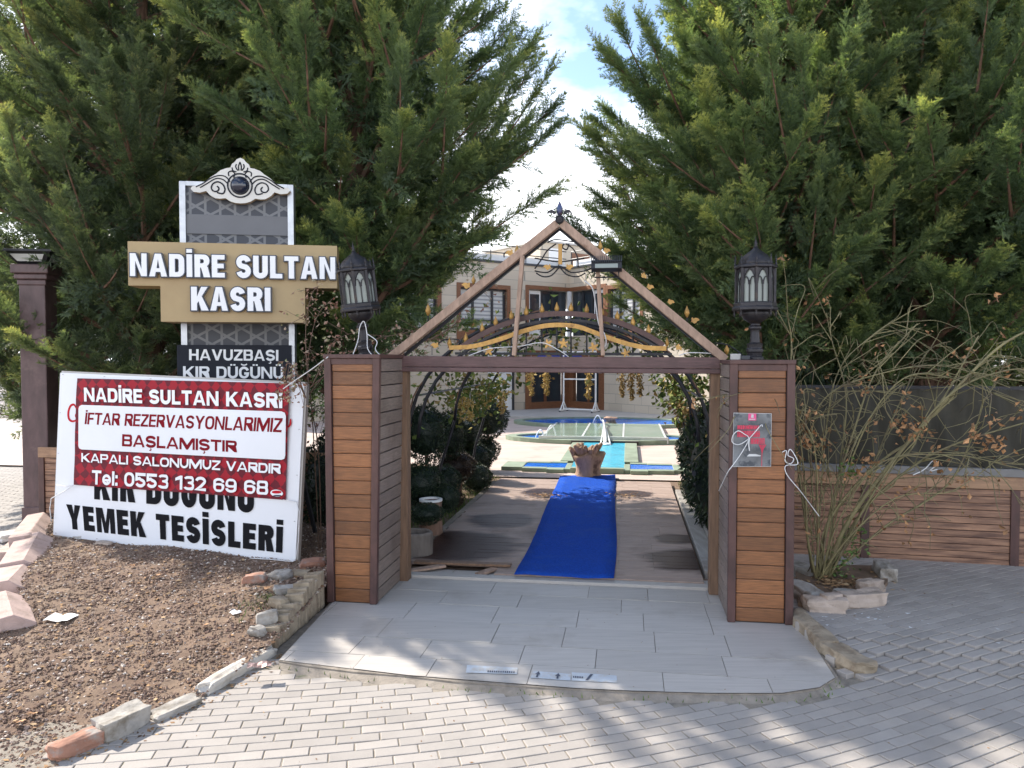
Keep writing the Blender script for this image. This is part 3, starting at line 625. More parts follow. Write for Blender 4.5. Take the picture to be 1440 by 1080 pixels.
f = onquad(a, b, c_, d_, .006); mb = MB(); mb.add([f(.46, .92), f(.53, .92), f(.53, .98), f(.47, .99)], [(0, 1, 2, 3)]); mb.build('pale_print', M_pale, po); mb = MB(); mb.add([f(.41, .885), f(.57, .885), f(.57, .90), f(.41, .90)], [(0, 1, 2, 3)]); mb.build('pale_print', M_pale, po); mb = MB()
mb.add([f(.36, .19), f(.72, .19), f(.74, .205), (f(.6, .235)), f(.42, .235)], [(0, 1, 2, 3, 4)]); mb.build('pale_print', M_pale, po)
# ================================================================ text
def arc(cx, cy, r, a0, a1, n=5, ry=None): return [(cx+r*math.cos(R(a0+(a1-a0)*k/n)), cy+(ry or r)*math.sin(R(a0+(a1-a0)*k/n))) for k in range(n+1)]
def rrect(x0, y0, x1, y1, r, tl=1, tr=1, br=1, bl=1):
    r = max(.004, min(r, (x1-x0)/2-.001, (y1-y0)/2-.001)); o = []
    o += arc(x0+r, y0+r, r, 180, 270) if bl else [(x0, y0)]
    o += arc(x1-r, y0+r, r, 270, 360) if br else [(x1, y0)]
    o += arc(x1-r, y1-r, r, 0, 90) if tr else [(x1, y1)]
    o += arc(x0+r, y1-r, r, 90, 180) if tl else [(x0, y1)]
    return o
def stroke2(path, t):
    path = [p for i, p in enumerate(path) if i == 0 or math.dist(p, path[i-1]) > 1e-4]
    n = len(path); Ls = []; Rs = []
    for i, (x, y) in enumerate(path):
        p = path[max(i-1, 0)]; q = path[min(i+1, n-1)]; d1 = (x-p[0], y-p[1]); d2 = (q[0]-x, q[1]-y)
        l1 = math.hypot(*d1) or 1; l2 = math.hypot(*d2) or 1
        d1 = (d1[0]/l1, d1[1]/l1) if i else (d2[0]/l2, d2[1]/l2); d2 = (d2[0]/l2, d2[1]/l2) if i < n-1 else d1
        m = (-(d1[1]+d2[1]), d1[0]+d2[0]); l = math.hypot(*m) or 1; m = (m[0]/l, m[1]/l); c = max(.5, m[0]*-d1[1]+m[1]*d1[0]); h = t/2/c
        Ls.append((x+m[0]*h, y+m[1]*h)); Rs.append((x-m[0]*h, y-m[1]*h))
    return Ls+Rs[::-1]
BASEW = {'I': 0, 'İ': 0, ' ': .28, 'M': .86, 'N': .66, 'A': .70, 'V': .68, 'Y': .68, 'T': .58, 'L': .50, 'E': .52, 'F': .50, 'Z': .56, '1': .40, ':': 0, 'l': 0, 'e': .54, 'O': .64, 'K': .66}
def glyph(ch, w, t):
    th = t*.86; b = {'İ': 'I', 'Ş': 'S', 'Ü': 'U', 'Ğ': 'G'}.get(ch, ch); r = min(w, 1)*.42; h = t/2; v = th/2
    if b in 'Il': c = [[(0, 0), (t, 0), (t, 1), (0, 1)]]
    elif b == ':': c = [[(0, 0), (t, 0), (t, t), (0, t)], [(0, .52), (t, .52), (t, .52+t), (0, .52+t)]]
    elif b == 'H': c = [[(0, 0), (t, 0), (t, .5-v), (w-t, .5-v), (w-t, 0), (w, 0), (w, 1), (w-t, 1), (w-t, .5+v), (t, .5+v), (t, 1), (0, 1)]]
    elif b == 'L': c = [[(0, 0), (w, 0), (w, th), (t, th), (t, 1), (0, 1)]]
    elif b == 'T': c = [[(w/2-h, 0), (w/2+h, 0), (w/2+h, 1-th), (w, 1-th), (w, 1), (0, 1), (0, 1-th), (w/2-h, 1-th)]]
    elif b == 'E': c = [[(0, 0), (w, 0), (w, th), (t, th), (t, .51-v), (w*.93, .51-v), (w*.93, .51+v), (t, .51+v), (t, 1-th), (w, 1-th), (w, 1), (0, 1)]]
    elif b == 'F': c = [[(0, 0), (t, 0), (t, .48-v), (w*.93, .48-v), (w*.93, .48+v), (t, .48+v), (t, 1-th), (w, 1-th), (w, 1), (0, 1)]]
    elif b == 'Z': k = t*1.25; c = [[(0, 0), (w, 0), (w, th), (k, th), (w, 1-th), (w, 1), (.02, 1), (.02, 1-th), (w-k, 1-th), (0, th)]]
    elif b == 'N': k = t*1.05; c = [[(0, 0), (t*.92, 0), (t*.92, 1-k*1.25), (w-t, 0), (w, 0), (w, 1), (w-t*.92, 1), (w-t*.92, k*1.25), (t, 1), (0, 1)]]
    elif b == 'M': c = [[(0, 0), (t*.88, 0), (t*.88, .66), (w/2-t*.36, 0), (w/2+t*.36, 0), (w-t*.88, .66), (w-t*.88, 0), (w, 0), (w, 1), (w-t*1.22, 1), (w/2, .40), (t*1.22, 1), (0, 1)]]
    elif b == 'V': c = [[(w/2-t*.52, 0), (w/2+t*.52, 0), (w, 1), (w-t*1.02, 1), (w/2, .30), (t*1.02, 1), (0, 1)]]
    elif b == 'Y': c = [[(w/2-h, 0), (w/2+h, 0), (w/2+h, .40), (w, 1), (w-t*1.08, 1), (w/2, .62), (t*1.08, 1), (0, 1), (w/2-h, .40)]]
    elif b == 'A': y = .20; m = .20+th*.8; f = lambda q: (w/2-t*.52)*q; c = [[(0, 0), (t, 0), (t+f(y)*.72, y), (w-t-f(y)*.72, y), (w-t, 0), (w, 0), (w/2+t*.54, 1), (w/2-t*.54, 1)], [(t+f(m)*.80, m), (w-t-f(m)*.80, m), (w/2, .78)]]
    elif b == 'K': c = [[(0, 0), (t, 0), (t, .30), (t*1.28, .37+.02), (w-t*1.12, 0), (w+.03, 0), (t*1.28+(w-t*1.28)*.34, .60), (w, 1), (w-t*1.12, 1), (t, .57), (t, 1), (0, 1)]]
    elif b in 'O0': c = [rrect(0, 0, w, 1, r), rrect(t, th, w-t, 1-th, max(.05, r-t*.8))]
    elif b == 'D': c = [rrect(0, 0, w, 1, r, 0, 1, 1, 0), rrect(t, th, w-t, 1-th, max(.05, r-t*.8), 0, 1, 1, 0)]
    elif b in 'PR':
        y = .42 if b == 'P' else .46; q = (1-y)/2; s = [(0, 0), (t, 0), (t, y-.04)]
        if b == 'R': s += [(t+.04, y-.04), (w-t*1.05, 0), (w+.03, 0), (w-t*.32, y-.01)]
        else: s += [(w-q, y-.04)]
        s += arc(w-q*.8, y+q, q*.8, -62, 90, 8, q)+[(0, 1)]; c = [s, rrect(t, y+th*.75, w-t, 1-th, .14, 0, 1, 1, 0)]
    elif b in 'B8':
        m = .52; q = .22; k = 1 if b == 'B' else 0; R1 = arc(w-q*.85, q*1.05, q*.85, 270, 360, 5, q*1.05)+[(w, m-.12), (w-.05, m), (w-.02, m+.10)]+arc(w-q*.85-.02, 1-q, q*.85, 0, 90, 5, q)
        s = R1+([(0, 1), (0, 0)] if k else [(w-x, y) for x, y in R1[::-1]]); e = .1; c = [s, rrect(t, th*.92, w-t, m-th*.42, e, k == 0, 1, 1, k == 0), rrect(t, m+th*.42, w-t-.01, 1-th*.92, e, k == 0, 1, 1, k == 0)]
    elif b == 'U': q = w/2-h; c = [stroke2([(h, 1), (h, q*.9+v)]+arc(w/2, q*.9+v, q, 180, 360, 10, q*.9)[1:-1]+[(w-h, q*.9+v), (w-h, 1)], t)]
    elif b in 'S5':
        q = (1-th)/4; a = w/2-h; e = .02
        if b == 'S': p = arc(w/2, .75-v/2+.0, a, 10, 90, 5, q)+arc(w/2, .75-v/2, a, 90, 235, 7, q)+arc(w/2, .25+v/2, a, 62, 0, 5, q)+arc(w/2, .25+v/2, a, 0, -170, 9, q)
        else: p = [(w, 1-v), (h, 1-v), (h*1.0, .55), (w*.4, .62)]+arc(w/2, .31, a, 80, -165, 11, .31-v)
        c = [stroke2(p, t*.97)]
    elif b == 'G': a = w/2-h; p = arc(w/2, .5+.1, a, 15, 180, 9, .4-v)+arc(w/2, .4, a, 180, 335, 9, .4-v)+[(w-h, .42-v), (w*.52, .42)]; p[-2] = (w-h, .42); c = [stroke2(p, t*.97)]
    elif b == '1': c = [[(w-t, 0), (w, 0), (w, 1), (w-t*.85, 1), (0, .82), (0, .62), (w-t, .72)]]
    elif b == '2': a = w/2-h; c = [stroke2(arc(w/2, .69, a, 175, -25, 10, .31-v)+[(w*.55, .33), (h*1.1, v), (w, v)], t*.97)]
    elif b == '3':
        q = .24; s = [(0, .18)]+arc(w*.46, .27, w*.46, 205, 270, 4, .27)+arc(w-q*.85, q*1.1, q*.85, 270, 360, 5, q*1.1)+[(w, .40), (w-.08, .52), (w-.03, .62)]+arc(w-q*.85-.03, 1-q, q*.85, 0, 90, 5, q)+arc(w*.46, .74, w*.44, 90, 155, 4, .26)
        s += [(t, .76)]+arc(w*.5, .74, w*.5-t*.8, 140, 0, 6, .26-th)+[(w-t-.04, .64), (w*.42, .58), (w*.42, .46), (w-t, .40)]+arc(w*.5, .28, w*.5-t*.8, 0, -150, 7, .28-th); c = [s]
    elif b in '69':
        s = rrect(0, 0, w, 1, r); y = .60; out_ = [(0, .30)]+arc(r, r, r, 180, 270)+arc(w-r, r, r, 270, 360)+arc(w-r*.9, y-.16+.02, r*.9, 0, 90, 5, .18)+[(t, y+.02)]+arc(w*.5, .70, w*.5-t, 180, 25, 6, .30-th)+[(w-t*.95, .68), (w-.01, .70)]+arc(w*.5, .72, w*.5-.005, 10, 180, 9, .28)
        c = [out_, rrect(t, th*.95, w-t, y-th*.7, .11)]
        if b == '9': c = [[(w-x, 1-y_) for x, y_ in q] for q in c]
    elif b == 'e':
        H = .76; c = [stroke2(arc(w/2, H/2, w/2-h, -35, -180, 8, H/2-v)+arc(w/2, H/2, w/2-h, 180, 0, 10, H/2-v)[1:]+[(w-h, H*.44), (t*1.02, H*.44)], t*.9)]
    else: c = [rrect(0, 0, w, 1, .1)]
    ww = max(w, t) if b in 'Il:' else w
    x = (t if b in 'I' else w)/2
    if ch == 'İ': c.append([(0, 1.07), (t, 1.07), (t, 1.07+th*.8), (0, 1.07+th*.8)])
    if ch == 'Ü': d = t*.8; c += [[(x-s-d/2, 1.08), (x-s+d/2, 1.08), (x-s+d/2, 1.08+th*.75), (x-s-d/2, 1.08+th*.75)] for s in (-d*.75, d*.75)]
    if ch == 'Ğ': c.append(stroke2(arc(x, 1.26, w*.28, 190, 350, 7, .13), th*.55))
    if ch == 'Ş': c.append([(x-.05, -.06), (x+.05, -.06), (x+.09, -.12), (x+.07, -.22), (x-.02, -.27), (x-.14, -.25), (x-.14, -.18), (x-.03, -.19), (x+.0, -.15), (x-.06, -.11)])
    return c
def layout(body, aspect, t):      # glyph widths chosen so the line fits its aspect with true stems
    gap = t*.42; ws = [BASEW.get(ch, .60) for ch in body]; fixed = 0; sw = 0
    for ch, w in zip(body, ws):
        if w == 0: fixed += t
        elif ch != ' ': sw += w
    n = len(body); sp = body.count(' '); fixed += gap*(n-1) ; k = (aspect-fixed)/(sw+.28*sp)
    if k*.55 < t*2.12:            # too narrow for this weight: lighten the stems
        return layout(body, aspect, t*.93)
    cs = []; x = 0
    for ch, w in zip(body, ws):
        if ch == ' ': x += .28*k+gap; continue
        W_ = w*k
        cs += [[(p[0]+x, p[1]) for p in q] for q in glyph(ch, W_, t)]
        x += (t if w == 0 else W_)+gap
    return cs, x-gap
def text_norm(body, t=.2, shear=0.0, ext=0.0, aspect=5.0, offset=0.0):
    cs, wid = layout(body, aspect, t)
    cu = bpy.data.curves.new('t', 'CURVE'); cu.dimensions = '2D'; cu.fill_mode = 'BOTH'; cu.extrude = ext or .01; cu.offset = offset
    for q in cs:
        q = [p for i, p in enumerate(q) if math.dist(p, q[i-1]) > 1e-5]
        sp = cu.splines.new('POLY'); sp.points.add(len(q)-1); sp.use_cyclic_u = True
        for p_, (x, y) in zip(sp.points, q): p_.co = (x+shear*y, y, 0, 1)
    ob = bpy.data.objects.new('t', cu); COL.objects.link(ob); dg = bpy.context.evaluated_depsgraph_get(); dg.update()
    me = bpy.data.meshes.new_from_object(ob.evaluated_get(dg)); vs = [v.co.copy() for v in me.vertices]; fs = [tuple(p.vertices) for p in me.polygons]
    bpy.data.objects.remove(ob); bpy.data.curves.remove(cu); bpy.data.meshes.remove(me); e = ext or .01
    return [Vector((p.x/wid, p.y, p.z/e)) for p in vs], fs
def text_on(body, A, B, C, D, off, bold=.02, shear=0.0, thick=.0015):
    vs, fs = text_norm(body, bold, shear, .01, ((B-A).length+(C-D).length)/((D-A).length+(C-B).length)); nrm = (B-A).cross(D-A).normalized(); mb = MB()
    mb.add([A.lerp(B, p.x)*(1-p.y)+D.lerp(C, p.x)*p.y + nrm*(off+thick*(p.z*.5+.5)) for p in vs], fs); return mb
# ================================================================ gold pylon sign
PA = R(9); PM = Matrix.Translation(P(331, 505, 7.2)) @ Matrix.Rotation(PA, 4, 'Z'); PM.translation.z = 0
def ppx(px, py, v=0.0):
    d = ray(px, py); Mi = PM.inverted(); o = Mi @ _C; e = Mi.to_3x3() @ d; k = (v-o.y)/e.y; return o+e*k        # local coordinates
sg = thing('pylon_sign', 'tall lattice pylon sign with a gold T shaped board, carved crest and big raised letters', 'pylon sign', PM.translation, PA)
M_signgold = mat('sign gold panel', (.38, .275, .135), .42, .08, 3, dirt=(.33, .23, .11), dirtscale=1.5, dirtlo=.5, dirthi=.8)
M_sidegold = mat('sign gold side', (.30, .21, .10), .45, .12, 3)
M_letter = mat('white acrylic letter', (.80, .81, .82), .35, .03, 4)
M_outline = mat('dark letter outline', (.035, .045, .07), .5, .1, 5)  # the outline's own dark colour
M_return = mat('letter metal return', (.30, .30, .30), .4, .15, 8, metal=.5)
M_chrome = mat('bright metal edge', (.40, .42, .45), .28, .2, 9, metal=.7)
def lattice_mat():
    m = mat('star lattice panel', (.10, .105, .12), .5, .2, 6); n = m.node_tree.nodes; l = m.node_tree.links.new; b = n['Principled BSDF']
    t = n.new('ShaderNodeTexCoord'); acc = None
    for th, off in ((0, .0), (60, .0), (120, .065)):      # three families of strips: a star lattice
        d = n.new('ShaderNodeVectorMath'); d.operation = 'DOT_PRODUCT'; d.inputs[1].default_value = (math.cos(R(th)), 0, math.sin(R(th))); l(t.outputs['Object'], d.inputs[0])
        p = n.new('ShaderNodeMath'); p.operation = 'ADD'; p.inputs[1].default_value = off+20; l(d.outputs['Value'], p.inputs[0]); q = n.new('ShaderNodeMath'); q.operation = 'PINGPONG'; q.inputs[1].default_value = .065; l(p.outputs[0], q.inputs[0])
        if acc is None: acc = q.outputs[0]
        else: k = n.new('ShaderNodeMath'); k.operation = 'MINIMUM'; l(acc, k.inputs[0]); l(q.outputs[0], k.inputs[1]); acc = k.outputs[0]
    mu = n.new('ShaderNodeMath'); mu.operation = 'MULTIPLY'; mu.inputs[1].default_value = 8; l(acc, mu.inputs[0])
    r = n.new('ShaderNodeValToRGB'); r.color_ramp.elements[0].position = .075; r.color_ramp.elements[0].color = (.165, .17, .18, 1); r.color_ramp.elements[1].position = .10; r.color_ramp.elements[1].color = (.045, .05, .064, 1)
    l(mu.outputs[0], r.inputs[0]); l(r.outputs[0], b.inputs['Base Color']); return m
M_lat = lattice_mat(); M_slate = mat('grey slate strip', (.125, .128, .14), .4, .06, 5); M_navy = mat('navy black panel', (.016, .019, .028), .5, .2, 5, spec=.15)
VB = -.36                                   # front of the gold board, forward of the pylon panel
bx = lambda mb, a, b: mb.box(a, b, T=PM)
L0 = ppx(259, 480, 0); L1 = ppx(412, 480, 0); ztop = ppx(335, 258, 0).z
mb = MB(); bx(mb, (L0.x+.02, .0, 0), (L1.x-.02, .10, ztop-.01)); mb.build('lattice_panel', M_lat, sg)
for a in (L0.x-.02, L1.x-.035):
    mb = MB(); bx(mb, (a, -.03, 0), (a+.055, .12, ztop)); mb.build('edge_post', M_chrome, sg, bevel=.004)
mb = MB(); bx(mb, (L0.x+.035, -.028, ztop-.04), (L1.x-.035, .11, ztop)); mb.build('top_rail', M_chrome, sg)
q0 = ppx(335, 303, -.01).z; q1 = ppx(335, 330, -.01).z
mb = MB(); bx(mb, (L0.x+.036, -.014, q1), (L1.x-.036, -.002, q0)); mb.build('slate_strip', M_slate, sg)
a = ppx(180, 372, VB); b = ppx(474, 377, VB); zt = ppx(327, 342.5, VB).z; zm = ppx(327, 403.5, VB).z; zb = ppx(327, 453, VB).z; c1 = ppx(226, 430, VB).x; c2 = ppx(429, 430, VB).x
prof = [(a.x, zt), (b.x, zt), (b.x, zm), (c2, zm), (c2, zb), (c1, zb), (c1, zm), (a.x, zm)]
T = PM @ Matrix.Translation((0, -.03, 0)) @ Matrix.Rotation(R(90), 4, 'X')
mb = MB(); mb.prism(prof, T, -VB-.03-.004); gb = mb.build('gold_board', M_sidegold, sg)
T2 = PM @ Matrix.Translation((0, VB+.004, 0)) @ Matrix.Rotation(R(90), 4, 'X'); mb = MB(); mb.prism(prof, T2, .006); mb.build('face_panel', M_signgold, gb)
def raised(body, x0, x1, z0, z1, y, parent, dep):
    asp = (x1-x0)/(z1-z0); vo, fo = text_norm(body, .235, 0, .01, asp, .045); vi, fi = text_norm(body, .235, 0, .01, asp)
    for v, f, nm, m, d0, d1, px_, pz in ((vo, fo, 'letter_return', M_return, 0, dep-.006, 0, 0), (vo, fo, 'letter_outline', M_outline, dep-.006, dep-.003, 0, 0), (vi, fi, 'lettering', M_letter, dep-.003, dep+.001, 0, 0)):
        mb = MB(); mb.add([PM @ Vector((x0-px_+(x1-x0+2*px_)*p.x, y-(d0+(d1-d0)*(p.z*.5+.5)), z0-pz+(z1-z0+2*pz)*p.y)) for p in v], f); mb.build(nm, m, parent)
r0 = ppx(183, 374, VB-.05); r1 = ppx(471.5, 377, VB-.05)
raised('NADİRE SULTAN', r0.x, r1.x, ppx(327, 390.5, VB-.05).z, ppx(327, 359, VB-.05).z, VB-.002, gb, .055)
r0 = ppx(269, 420, VB-.05); r1 = ppx(380.5, 420, VB-.05)
raised('KASRI', r0.x, r1.x, ppx(325, 437, VB-.05).z, ppx(325, 404, VB-.05).z, VB-.002, gb, .055)
# black text panel
d0 = ppx(248.5, 485, -.06); d1 = ppx(409.5, 487, -.06)
mb = MB(); bx(mb, (d0.x, -.06, .55), (d1.x, -.035, d0.z)); dp = mb.build('text_panel', M_navy, sg, bevel=.003)
for body, x0, x1, y0, y1 in (('HAVUZBAŞI', 266, 391.5, 506.5, 491), ('KIR DÜĞÜNÜ', 257.5, 398.5, 531.5, 515)):
    A, B, C, D = [PM @ ppx(x, y, -.062) for x, y in ((x0, y0), (x1, y0+1), (x1, y1+1), (x0, y1))]
    text_on(body, A, B, C, D, 0, .21, 0, .003).build('lettering', M_letter, dp)
# carved crest
M_crest = mat('carved crest cream', (.66, .645, .60), .6, .06, 6); M_crestside = mat('crest side', (.50, .36, .22), .6, .1, 6)
half = [(338, 222), (343, 224), (346, 228), (350, 231), (352, 236), (358, 237), (366, 240), (372, 245), (380, 250), (388, 257), (397, 261.5), (406, 263.5), (408, 267), (404, 271), (395, 272), (386, 269.5), (381, 275), (373, 279.5), (366, 280), (359, 279), (352, 283.5), (345, 285.5), (338, 286)]
def cpx(x, y): return ppx(x, y+ (x-338)*.02, -.09)
pts = [(cpx(x, y).x, cpx(x, y).z) for x, y in half] + [(cpx(676-x, y).x, cpx(676-x, y).z) for x, y in half[-2:0:-1]]
T = PM @ Matrix.Translation((0, -.03, 0)) @ Matrix.Rotation(R(90), 4, 'X'); mb = MB(); mb.prism(pts, T, .05); crs = mb.build('crest', M_crestside, sg)
T = PM @ Matrix.Translation((0, -.0802, 0)) @ Matrix.Rotation(R(90), 4, 'X'); mb = MB(); mb.prism(pts, T, .012); mb.build('crest_face', M_crest, crs)
def cw(x, y, v=-.094): p = cpx(x, y); return PM @ Vector((p.x, v, p.z))
cc = cw(337.5, 261); cl = cpx(337.5, 261)
T = PM @ Matrix.Translation((cl.x, -.092, cl.z)) @ Matrix.Rotation(R(90), 4, 'X')
MB(T).lathe([(.114, -.002), (.114, .006), (.101, .006), (.101, -.002)], 32, cap=False).build('dark_ring', M_navy, crs)
MB(T).lathe([(.085, .0), (.085, .004)], 32).build('jewel_seat', M_navy, crs)
M_jewel = mat('glossy dark jewel', (.012, .016, .035), .08, .3, 5, spec=.8)
MB(T).lathe([(.084, .004), (.08, .022), (.066, .044), (.042, .06), (.018, .067), (.001, .068)], 24).build('jewel', M_jewel, crs, smooth=True)
for fl in (-1, 1):
    X = lambda dx: 337.5+fl*dx
    sp = [(X(32), 271.5), (X(24), 273), (X(21), 267), (X(24), 260), (X(31), 256.5), (X(38), 259.5), (X(40), 266), (X(36), 270), (X(31), 269), (X(29.5), 265.5), (X(32), 262.5)]
    MB().tube([cw(x, y) for x, y in smooth_px(sp, 4)], .007, 5).build('scroll_line', M_navy, crs)
    for q in ([(X(14), 256), (X(20), 249), (X(30), 247.5), (X(42), 252), (X(52), 259), (X(62), 264)], [(X(17), 259), (X(24), 253), (X(34), 252), (X(46), 259), (X(56), 265)], [(X(9), 250), (X(7), 245), (X(11), 241), (X(16), 243), (X(15.5), 248)],
              [(X(3), 240), (X(6), 235), (X(5), 231)], [(X(1.5), 240), (X(2), 234), (X(0), 228)], [(X(5), 242), (X(10), 240), (X(11), 236)]):
        MB().tube([cw(x, y) for x, y in smooth_px(q, 4)], .006, 5).build('scroll_line', M_navy, crs)
# ================================================================ leaning white banner
YL, YR = 7.0, 6.16
WB = [P(75, 752, YL), P(415, 799, YR), P(428, 540, YR+.13), P(85, 524, YL+.13)]
wn = (WB[1]-WB[0]).cross(WB[3]-WB[0]).normalized()
def wpx(px, py, off=0.0):
    d = ray(px, py); p0 = WB[0]+wn*off; k = (p0-_C).dot(wn)/d.dot(wn); return _C+d*k
bn = thing('leaning_banner', 'big white banner board with black lettering leaning on the gravel bed', 'banner', (WB[0]+WB[1])/2)
M_vinyl = mat('white vinyl', (.74, .755, .78), .35, .03, 2, bump=.05, bscale=5)
def sheet(A, B, C, D, off, th, nx=18, ny=10, wob=.004, ph=0):
    nrm = (B-A).cross(D-A).normalized(); m_ = MB()
    def pt(i, j, o):
        s, t = i/nx, j/ny; w = wob*(math.sin(7*s+3*t+ph)+.6*math.sin(13*s-6*t+ph)+.5*math.sin(17*t+5*s))
        return A.lerp(B, s).lerp(D.lerp(C, s), t)+nrm*(o+(w if o >= off+th*.9 else w))
    for o in (off, off+th):
        for j in range(ny+1):
            for i in range(nx+1): m_.v.append(pt(i, j, o))
    N = (nx+1)*(ny+1); q = lambda i, j: j*(nx+1)+i
    m_.f += [(q(i, j)+N, q(i+1, j)+N, q(i+1, j+1)+N, q(i, j+1)+N) for j in range(ny) for i in range(nx)]
    m_.f += [(q(i, j+1), q(i+1, j+1), q(i+1, j), q(i, j)) for j in range(ny) for i in range(nx)]
    for i in range(nx): m_.f += [(q(i, 0), q(i+1, 0), q(i+1, 0)+N, q(i, 0)+N), (q(i+1, ny), q(i, ny), q(i, ny)+N, q(i+1, ny)+N)]
    for j in range(ny): m_.f += [(q(nx, j), q(nx, j+1), q(nx, j+1)+N, q(nx, j)+N), (q(0, j+1), q(0, j), q(0, j)+N, q(0, j+1)+N)]
    return m_
sheet(*WB, -.006, .006, wob=.0012).build('vinyl_face', M_vinyl, bn, smooth=False)
mb = MB()
for a, b in ((0, 1), (1, 2), (2, 3), (3, 0)): mb.bar(WB[a]-wn*.028, WB[b]-wn*.028, .035, .035, up=wn)
for t in (.33, .66): mb.bar(WB[0].lerp(WB[1], t)-wn*.03, WB[3].lerp(WB[2], t)-wn*.03, .03, .03, up=wn)
mb.build('back_frame', M_grey, bn)
for t in (.02, .9): q = WB[3].lerp(WB[2], t)-wn*.05; mb = MB(); mb.bar(q, Vector((q.x+.1, q.y+.75, .1)), .03, .03); mb.build('rear_prop', M_frame, bn)
M_ink = mat('black ink', (.012, .012, .014), .8, .15, 5, spec=.08); M_inkred = mat('red ink', (.50, .02, .03), .7, .1, 5, spec=.1); M_inkdark = mat('dark red ink', (.21, .008, .016), .75, .12, 5, spec=.1)
def wtext(body, tl, tr, br, bl, off, bold, m, parent, shear=0):
    A, B, C, D = [wpx(*q, off) for q in (bl, br, tr, tl)]; text_on(body, A, B, C, D, 0, bold, shear, .001).build('lettering', m, parent)
wtext('KIR DÜĞÜNÜ', (132.5, 662), (357, 680), (357, 721), (132.5, 702), .003, .33, M_ink, bn)
wtext('YEMEK TESİSLERİ', (93, 709), (398, 741), (397, 777.5), (96, 743.5), .003, .31, M_ink, bn)
def flat_stroke(pxs, w, off):
    pts = [wpx(x, y, off) for x, y in smooth_px(pxs, 5)]; m_ = MB()
    n = len(pts)
    for i, p in enumerate(pts):
        d = (pts[min(i+1, n-1)]-pts[max(i-1, 0)]).normalized(); s = d.cross(wn); ww = w*(.45+.55*math.sin(math.pi*min(1, max(0, (i+1)/(n+1)))))
        m_.v += [p-s*ww, p+s*ww]
    m_.f = [(2*i, 2*i+1, 2*i+3, 2*i+2) for i in range(n-1)]; return m_
flat_stroke([(107, 574), (104, 569), (99, 571), (96, 580), (97, 589), (102, 592.5), (109, 590)], .012, .003).build('red_script', M_inkred, bn)
flat_stroke([(404, 601), (408, 597), (408.5, 589)], .009, .003).build('red_script', M_inkred, bn)
flat_stroke([(108, 580), (106, 584), (107, 588)], .006, .003).build('red_script', M_inkred, bn)
mb = MB()
for s in (.012, .2, .4, .6, .8, .988):
    for t in (.012, .988): p = WB[0].lerp(WB[1], s).lerp(WB[3].lerp(WB[2], s), t)+wn*.001; mb.lathe([(.008, 0), (.008, .003)], 8, p)
for t in (.25, .5, .75):
    for s in (.008, .99): p = WB[0].lerp(WB[1], s).lerp(WB[3].lerp(WB[2], s), t)+wn*.001; mb.lathe([(.008, 0), (.008, .003)], 8, p)
mb.build('eyelet', M_return, bn)
# red banner hung over it
rb = thing('red_banner', 'red banner with white panel and phone number hung over the white banner', 'banner', wpx(255, 690, .01))
RB = [wpx(104, 681.7, .008), wpx(402, 703, .008), wpx(407, 539, .012), wpx(109, 532, .012)]
def redmat():
    m = mat('red patterned vinyl', (.42, .018, .035), .5, .1, 4, spec=.2); n = m.node_tree.nodes; l = m.node_tree.links.new; b = n['Principled BSDF']
    t = n.new('ShaderNodeTexCoord'); mp = n.new('ShaderNodeMapping'); mp.inputs['Rotation'].default_value = (0, R(45), 0); mp.inputs['Scale'].default_value = (1, 0, 1); l(t.outputs['Object'], mp.inputs[0])
    w = n.new('ShaderNodeTexChecker'); w.inputs['Scale'].default_value = 14; w.inputs['Color1'].default_value = (.33, .010, .022, 1); w.inputs['Color2'].default_value = (.13, .010, .020, 1)
    z = n.new('ShaderNodeTexNoise'); z.inputs['Scale'].default_value = 9; l(t.outputs['Object'], z.inputs['Vector']); mx = n.new('ShaderNodeMixRGB'); mx.inputs[0].default_value = .06
    l(mp.outputs[0], mx.inputs[1]); l(z.outputs[1], mx.inputs[2]); l(mx.outputs[0], w.inputs['Vector']); l(w.outputs[0], b.inputs['Base Color']); return m
sheet(*RB, 0, .003, wob=.0042).build('red_sheet', redmat(), rb, smooth=False)
OFF = .024
rr = [(113, 572), (116, 569.3), (398, 578.7), (402, 582), (401.3, 642), (397, 646.5), (114, 632), (110, 629)]
rr = [(110.5, 575), (111.5, 571.5), (115, 569.4), (396, 578.5), (400.5, 580.5), (402, 585), (401.2, 640), (400, 645), (396, 646.7), (115, 632), (111.5, 630.5), (110.3, 627)]
mb = MB(); vs = [wpx(*q, OFF) for q in rr]; mb.add(vs+[p+wn*.001 for p in vs], [tuple(range(11, -1, -1)), tuple(range(12, 24))]+[(i, (i+1) % 12, (i+1) % 12+12, i+12) for i in range(12)])
if (vs[1]-vs[0]).cross(vs[3]-vs[1]).dot(wn) < 0: mb.f = [f[::-1] for f in mb.f]
mb.build('white_panel', M_vinyl, rb)
wtext('NADİRE SULTAN KASRI', (118, 545), (397, 553), (397, 574), (118.5, 564.5), OFF, .25, M_letter, rb)
wtext('İFTAR REZERVASYONLARIMIZ', (119, 580), (395.7, 588), (395.7, 608), (119, 596.5), OFF+.002, .19, M_inkdark, rb, .12)
wtext('BAŞLAMIŞTIR', (172, 610.5), (333, 620), (333, 636), (171.5, 627.5), OFF+.002, .24, M_inkdark, rb)
wtext('KAPALI SALONUMUZ VARDIR', (114.5, 637), (395, 652.5), (394.5, 666.5), (114.5, 649.5), OFF, .23, M_letter, rb)
wtext('Tel: 0553 132 69 68', (129.5, 661), (377.3, 676.5), (377, 696), (129, 681), OFF, .22, M_letter, rb)
